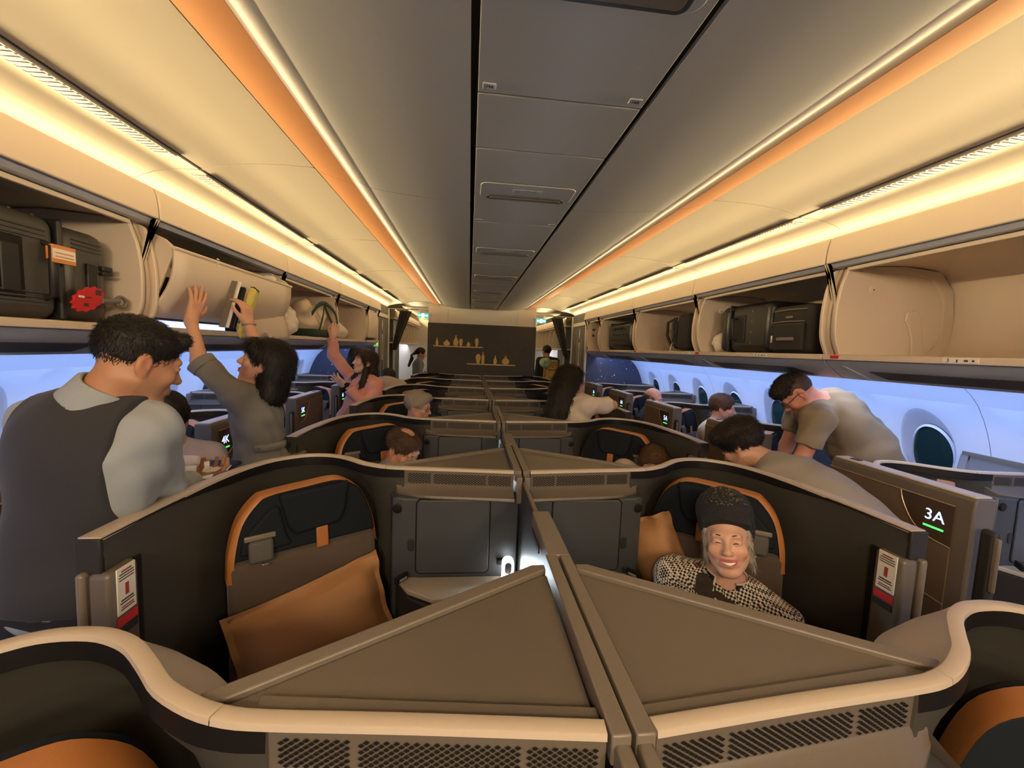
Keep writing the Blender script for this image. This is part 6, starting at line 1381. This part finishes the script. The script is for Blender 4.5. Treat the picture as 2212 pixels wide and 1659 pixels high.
# window side passengers
P, Hd, J = seated('passenger with tousled reddish hair and white sleeves in the window suite marked 5A', (2.075, 3.46, 1.215), (0.80, -0.50, -0.1), (-1, 2.66, PITCH*3), 'knit_white', SK_P, [('e', (0, -0.015, 0.044), (0.088, 0.108, 0.092))], True, hairm='hair_red', hairsubs=SHORTSUB)
P, Hd, J = seated('balding passenger whose crown shows in the window suite marked 6A', (1.915, 4.52, 1.165), (0.7, -0.7, -0.2), (-1, 2.66, PITCH*4), 'navy_cloth', SK_P, [('e', (0, -0.020, 0.010), (0.080, 0.098, 0.060))], True, hairm='hair_thin', face=False, hairsubs=SHORTSUB)
# passenger settling in behind the steward, left window side
P = person('black haired passenger in a pale lilac shirt leaning in behind the steward'); H = Head((-1.585, 1.98, 1.300), (-0.6, 0.75, -0.2), sc=0.98)
J = dict(neck=A(-1.560, 1.97, 1.190), chest=A(-1.555, 1.98, 1.02), shL=A(-1.70, 1.90, 1.105), shR=A(-1.445, 2.05, 1.105), elR=A(-1.430, 2.15, 0.90), wrR=A(-1.50, 2.32, 0.93), elL=A(-1.74, 2.03, 0.88), wrL=A(-1.76, 2.2, 0.86)); J['tR'] = tframe((0.02, 0.1, 1), (-0.55, 0.83, 0)); J['pelvis'] = A(-1.555, 1.95, 0.76); stand(J, -1.56, 1.96, (-0.5, 0.85), 0.76, 0.08)
build_body(P, H, J, (0.50, 0.29, 0.21), 0.010, None, male=True, fine_head=0.006); link('shirt', field_mesh('shirt', top_field(J, 1, 0.016, {'L': 1.7, 'R': 1.6}, 0.005, 36, neckcut=0), 0.009, 'lilac_shirt'), P); link('trousers', field_mesh('trousers', legs_field(J, 1, 0.01), 0.015, 'trouser_dark'), P)
hair_obj(P, H, [('e', (0, -0.015, 0.035), (0.090, 0.110, 0.100))], 'hair_black', 0.007, subs=SHORTSUB)

# ---- 9. the smiling woman in the right centre suite, nearest row
PW = person('smiling woman in black knitted beanie and checked cardigan seated on the right')
sc_ = 0.95; H = Head((0.690, 1.290, 1.045), (-0.55, -0.80, 0.20), (-0.13, 0.10, 1), sc_)
s_, y_ = 1, PITCH; xa, nf = [np.array(v) for v in seat_dir(1)]; pv = np.array(seat_point(1, 0, PITCH, 0.0, 0.27, 0.56))
nk = A(0.715, 1.315, 0.905); J = dict(neck=nk, chest=A(0.715, 1.345, 0.740)); J['tR'] = tframe(nk - pv, nf); r = J['tR'][:, 0]
J['shL'], J['shR'] = nk - r*0.170 - A(0, 0, 0.100), nk + r*0.165 - A(0, 0, 0.085)
for q, S in ((-1, 'L'), (1, 'R')): J['el'+S] = J['sh'+S] + r*q*0.045 - A(0, 0, 0.22) + nf*0.06; J['wr'+S] = J['el'+S] + nf*0.20 - r*q*0.12 - A(0, 0, 0.03)
sit(J, pv, nf)
build_body(PW, H, J, (0.57, 0.315, 0.215), 0.009, None, smile=True, squint=True, fine_head=0.0026, sc=0.95, lips=(0.42, 0.12, 0.10), blush=0.22)
H.details(PW, squint=True, smile=True)
f = top_field(J, 0.95, 0.018, {'L': 1.85, 'R': 1.85}, 0.004, 38, neckcut=0.016); link('cardigan', field_mesh('cardigan', f, 0.006, 'check_cloth'), PW)
# black collar with cream piping, open at the throat
R_ = J['tR']; f = Field(); f.cone(nk - R_[:, 2]*0.075, nk + R_[:, 2]*0.008, 0.098, 0.070, cut=True); f.ops.append(('c', 's', 0.004, nk - R_[:, 2]*0.12, nk + R_[:, 2]*0.10, 0.066, 0.060, None)); f.clip(nk - R_[:, 2]*0.075, -R_[:, 2])
f.ops.append(('e', 's', 0.01, nk + R_[:, 1]*0.075 + R_[:, 2]*0.0 - r*0.0, np.array([0.034, 0.05, 0.065]), R_)); link('collar', field_mesh('collar', f, 0.0045, 'black_cloth'), PW)
pi_ = MB(); 
rim_ = lambda a, z, rr: nk + R_[:, 2]*z + rr*(math.cos(a)*r + math.sin(a)*R_[:, 1])
pi_.tube([rim_(a, 0.010, 0.068) for a in np.linspace(PI/2+0.50, PI*2+PI/2-0.50, 22)], 0.0038, 6); pi_.tube([rim_(PI/2-0.5, 0.010, 0.068), rim_(PI/2-0.42, -0.02, 0.082), rim_(PI/2-0.30, -0.045, 0.096), rim_(PI/2-0.12, -0.050, 0.108)], 0.0042, 6); pi_.tube([rim_(a, -0.076, 0.110) for a in np.linspace(-PI*0.5, PI/2-0.1, 14)], 0.0042, 6); pi_.build('piping', 'piping_cream', PW, smooth=60)
f = Field(); f.ell(nk + R_[:, 1]*0.085 - R_[:, 2]*0.115, (0.072, 0.035, 0.080), R_); f.ell(nk + R_[:, 1]*0.065 + r*0.060 - R_[:, 2]*0.05, (0.036, 0.030, 0.050), R_, 0.03); f.wr = 0.005; f.wf = 90; link('fur_scarf', field_mesh('fur_scarf', f, 0.006, 'scarf_fur'), PW)
link('trousers', field_mesh('trousers', legs_field(J, 0.95, 0.010), 0.015, 'trouser_dark'), PW)
hr = hair_obj(PW, H, [('c', (-0.066, 0.030, 0.035), (-0.074, 0.004, -0.075), 0.011, 0.009), ('c', (0.066, 0.030, 0.035), (0.075, 0.0, -0.070), 0.011, 0.010), ('e', (0, -0.03, 0.0), (0.077, 0.082, 0.085), 0.02), ('e', (0, -0.035, 0.052), (0.074, 0.080, 0.068), 0.01)], 'hair_grey', 0.0045, 0.0012, 120, subs=[('e', (0, 0.102, -0.028), (0.0690, 0.090, 0.110), 0.008)])
strands(PW, hr, H, 'hair_grey', 2500, 0.04, FL_LONG, 0.0009, 0.08, 0.15)
f = Field(); S_ = H.sc; f.ell(H.p(0, -0.016, 0.074), np.array([0.092, 0.112, 0.084])*S_, H.R); f.ell(H.p(0.004, -0.040, 0.108), np.array([0.092, 0.094, 0.078])*S_, H.R, 0.03); f.ell(H.p(0, -0.070, 0.03), np.array([0.096, 0.080, 0.100])*S_, H.R, 0.03)
f.cone(H.p(-0.062, 0.060, 0.062), H.p(0, 0.086, 0.072), 0.018*S_, 0.018*S_, 0.015); f.cone(H.p(0, 0.086, 0.072), H.p(0.062, 0.060, 0.062), 0.018*S_, 0.018*S_, 0.015)
f.ops.append(('e', 's', 0.006, H.p(0, 0.105, -0.045), np.array([0.088, 0.085, 0.105])*S_, H.R)); f.clip(H.p(0, 0.02, 0.030), H.R@A(0, 0.62, -1)); f.wr = 0.0016; f.wf = 230
hat = link('knit_hat', field_mesh('knit_hat', f, 0.0042, 'hat_knit'), PW, 'black knitted beanie with small shiny bits')
sq = MB(); rg = np.random.RandomState(3)
for i in range(110):
    a, b2 = rg.uniform(-1.0, 1.0), rg.uniform(0.35, 1.25); d = np.array([math.sin(a)*math.cos(b2), math.cos(a)*math.cos(b2), math.sin(b2)])
    c = H.p(0.0 + 0.095*d[0], -0.030 + 0.122*d[1], 0.088 + 0.114*d[2]); n = H.R@unit(d/np.array([0.09, 0.11, 0.09])); t1 = unit(np.cross(n, (0.3, 0.2, 0.9))); t2 = np.cross(n, t1); q = 0.0028
    sq.add([c + t1*q, c + t2*q*0.7, c - t1*q, c - t2*q*0.7], [(0, 1, 2, 3)])
sq.build('sequins', 'sequin', hat)['kind'] = 'stuff'

# ---- 10. far aisle passengers
P = person('far passenger with a dark ponytail and grey jacket in the left aisle'); H = Head((-1.262, 9.0, 1.495), (0.92, 0.1, -0.25), sc=1.0)
J = dict(neck=A(-1.29, 9.0, 1.375), chest=A(-1.31, 9.0, 1.20), shL=A(-1.28, 9.16, 1.31), shR=A(-1.28, 8.84, 1.31), elR=A(-1.25, 8.82, 1.05), wrR=A(-1.03, 8.86, 1.04), elL=A(-1.25, 9.18, 1.05), wrL=A(-1.03, 9.1, 1.04)); J['tR'] = tframe((0.05, 0, 1), (1, 0, 0)); stand(J, -1.31, 9.0, (1, 0), 0.92)
build_body(P, H, J, SK_M, 0.014, fine_head=0.008); link('jacket', field_mesh('jacket', top_field(J, 1, 0.018, {'L': 1.85, 'R': 1.85}, 0.005, 34, hem=J['pelvis']-A(0, 0, 0.1)), 0.012, 'jacket_grey'), P); link('trousers', field_mesh('trousers', legs_field(J, 1, 0.01), 0.018, 'denim'), P)
hair_obj(P, H, [('e', (0, -0.015, 0.040), (0.084, 0.104, 0.090)), ('c', (0, -0.10, 0.03), (0.0, -0.15, -0.10), 0.035, 0.045, 0.03), ('c', (0.0, -0.15, -0.10), (0, -0.17, -0.33), 0.045, 0.025, 0.02)], 'hair_dark', 0.009, subs=SHORTSUB)
MB().tube([(-1.20, 8.86, 1.36), (-1.16, 8.85, 1.25), (-1.20, 8.83, 1.10)], 0.018, 6).build('pack_strap', 'white_card', P, smooth=60)
P = person('far passenger in dark jacket with a yellow backpack in the right aisle'); H = Head((1.335, 8.22, 1.645), (-0.35, 0.92, -0.1), sc=1.0)
J = dict(neck=A(1.35, 8.20, 1.52), chest=A(1.37, 8.20, 1.34), shL=A(1.19, 8.16, 1.45), shR=A(1.54, 8.26, 1.45), elR=A(1.58, 8.30, 1.18), wrR=A(1.50, 8.5, 1.12), elL=A(1.16, 8.22, 1.18), wrL=A(1.2, 8.45, 1.14)); J['tR'] = tframe((0, 0, 1), (-0.3, 1, 0)); stand(J, 1.38, 8.20, (-0.2, 1), 0.95)
build_body(P, H, J, SK_M, 0.014, fine_head=0.008); link('jacket', field_mesh('jacket', top_field(J, 1, 0.018, {'L': 1.85, 'R': 1.85}, 0.004, 34, hem=J['pelvis']-A(0, 0, 0.1)), 0.012, 'navy_cloth'), P); link('trousers', field_mesh('trousers', legs_field(J, 1, 0.01), 0.018, 'trouser_dark'), P)
hair_obj(P, H, [('e', (0, -0.015, 0.040), (0.086, 0.106, 0.092))], 'hair_black', 0.009, subs=SHORTSUB)
K = tag(empty('backpack', (1.40, 8.00, 1.285)), 'yellow and black backpack worn by the far passenger on the right', 'backpack')
rbox('main_body', (0, 0, 0), (0.29, 0.15, 0.40), 'pack_yellow', K, 0.05); rbox('front_pocket', (0.01, -0.085, -0.07), (0.23, 0.06, 0.20), 'pack_yellow', K, 0.03)
for zz in (0.09, 0.125, 0.16): rbox('stripe', (0.02, -0.076, zz), (0.20, 0.006, 0.010), 'zip_black', K, 0.002)
rbox('emblem', (0.02, -0.078, 0.055), (0.022, 0.006, 0.022), 'zip_black', K, 0.002); rbox('pocket_zip', (0.01, -0.117, 0.005), (0.19, 0.006, 0.014), 'zip_black', K, 0.002)
for xx in (-0.135, -0.10, 0.135): rbox('side_strap', (xx, -0.072, -0.02), (0.016, 0.012, 0.36), 'zip_black', K, 0.003)
K = tag(empty('neck_pillow', (1.265, 7.905, 1.425)), 'mint green plush neck pillow strapped to the yellow backpack', 'pillow')
f = Field(); ring = [A(0.075*math.cos(t), -0.02*math.sin(t*2), 0.055*math.sin(t)) for t in np.linspace(0.5, 2*PI+0.1, 14)]
for a, b2 in zip(ring, ring[1:]): f.cone(a, b2, 0.042, 0.042, 0.02)
f.wr = 0.002; f.wf = 70; link('cushion', field_mesh('cushion', f, 0.010, 'mint_plush'), K)

# ================================================================== SOFT BAGS AND SMALL THINGS
def bag(label, loc, cones, m, wr=0.010, wf=34, h=0.008, name='plastic_bag'):
    o = bpy.data.objects.new(name, None); COL.objects.link(o); o.location = loc; tag(o, label, 'bag'); f = Field()
    for a, r, q in cones: f.ell(A(*a), A(*r), None, q)
    f.wr = wr; f.wf = wf; f.wph = loc[1]; f.clip(A(0, 0, 0.001), A(0, 0, -1)); link('bag_body', field_mesh('bag_body', f, h, m), o); return o
bag('crumpled white plastic bag at the near end of the third left bin', (-1.80, 3.54, 1.714), [((0, 0, 0.10), (0.16, 0.13, 0.115), 0.02), ((0.03, 0.03, 0.18), (0.10, 0.10, 0.07), 0.05), ((0.08, -0.05, 0.07), (0.09, 0.10, 0.07), 0.05)], 'plastic_white', 0.007, 60)
bag('crumpled white plastic bag at the near end of the fourth left bin', (-1.80, 4.86, 1.714), [((0, 0, 0.09), (0.15, 0.22, 0.10), 0.02), ((0.02, -0.08, 0.15), (0.10, 0.10, 0.07), 0.05), ((0.05, 0.14, 0.07), (0.09, 0.10, 0.06), 0.05)], 'plastic_white', 0.007, 60)
bag('crumpled white plastic bag beside the black hard suitcase', (1.80, 3.03, 1.714), [((0, 0, 0.06), (0.13, 0.065, 0.075), 0.02), ((-0.03, 0.01, 0.10), (0.08, 0.05, 0.05), 0.04)], 'plastic_white', 0.006, 70, 0.007)
T = bag('cream canvas tote with dark green straps tipped over in the third left bin', (-1.76, 4.02, 1.714), [((0, 0, 0.13), (0.15, 0.17, 0.13), 0.02), ((0.03, -0.12, 0.24), (0.09, 0.10, 0.09), 0.06), ((0.05, 0.12, 0.20), (0.10, 0.09, 0.10), 0.06)], 'tote_cream', 0.008, 40, 0.008, 'tote_bag')
def ribbon(pts, wdt, m, parent, name, side=(1, 0.2, 0)):
    pp = crom(pts, 6); sd = unit(side); n = len(pp); rows = []
    for i, p in enumerate(pp):
        d = unit(pp[min(i+1, n-1)] - pp[max(i-1, 0)]); w_ = unit(np.cross(d, sd))*wdt/2; rows.append([p - w_, p + w_])
    o = MB().grid(rows).build(name, m, parent, smooth=70); md = o.modifiers.new('t', 'SOLIDIFY'); md.thickness = 0.004; return o
ribbon([(0.155, -0.24, 0.20), (0.165, -0.10, 0.29), (0.175, 0.06, 0.315), (0.18, 0.30, 0.25), (0.17, 0.42, 0.13), (0.165, 0.33, 0.10), (0.16, 0.20, 0.20), (0.16, 0.06, 0.30)], 0.040, 'strap_green', T, 'handle_strap')
ribbon([(0.165, 0.04, 0.30), (0.175, -0.02, 0.20), (0.17, -0.10, 0.06)], 0.045, 'strap_green', T, 'handle_strap')
f = Field(); f.box(A(0.03, -0.02, 0.035), A(0.14, 0.20, 0.035), 0.02); f.wr = 0.004; f.wf = 40; link('green_base', field_mesh('green_base', f, 0.009, 'strap_green'), T)
K = tag(empty('black_strap', (-1.80, 3.50, 1.90)), 'black strap looped over the white bag in the third left bin', 'strap')
ribbon([(0.03, -0.12, 0.0), (0.03, -0.02, 0.045), (0.03, 0.10, 0.05), (0.03, 0.22, 0.01)], 0.03, 'case_soft', K, 'webbing')
# tray with rolled towels and cards that the steward carries
K = tag(empty('tray', (-1.265, 1.665, 1.150)), 'dark serving tray carried by the steward', 'tray')
MB().prism(rrect(0.20, 0.30, 0.03), 0, 0.010, 0).build('tray_plate', 'shell_black', K, bevel=0.003)
for i, (x, y, z, L_, a) in enumerate(((-0.01, -0.07, 0.030, 0.10, 0.3), (0.0, -0.015, 0.030, 0.10, 0.5), (-0.01, -0.045, 0.062, 0.09, 0.2))):
    tw_ = tag(MB().tube([(-L_/2, 0, 0), (-L_/4, 0.002, 0.001), (L_/4, -0.001, 0), (L_/2, 0, 0.001)], [0.017, 0.0205, 0.020, 0.0165], 12).build('hot_towel', 'white_card', smooth=60), ['white rolled towel on the steward\'s tray, nearest to the camera', 'white rolled towel on the steward\'s tray, farther one', 'white rolled towel lying on top of the other two'][i], 'towel', 'rolled towels on the tray')
    tw_.location = (-1.265+x, 1.665+y, 1.150+z); tw_.rotation_euler = (0, 0, a)
for i, (x, y, z) in enumerate(((0.055, 0.02, 0.012), (0.050, -0.075, 0.012))):
    c = tag(MB().box((0, 0, 0), (0.10, 0.07, 0.004)).build('menu_card', 'white_card', bevel=0.001), ['pale card lying flat on the far side of the tray', 'pale card lying flat on the near side of the tray'][i], 'card', 'cards on the tray'); c.location = (-1.265+x, 1.665+y, 1.150+z); c.rotation_euler = (0, 0, 0.3)
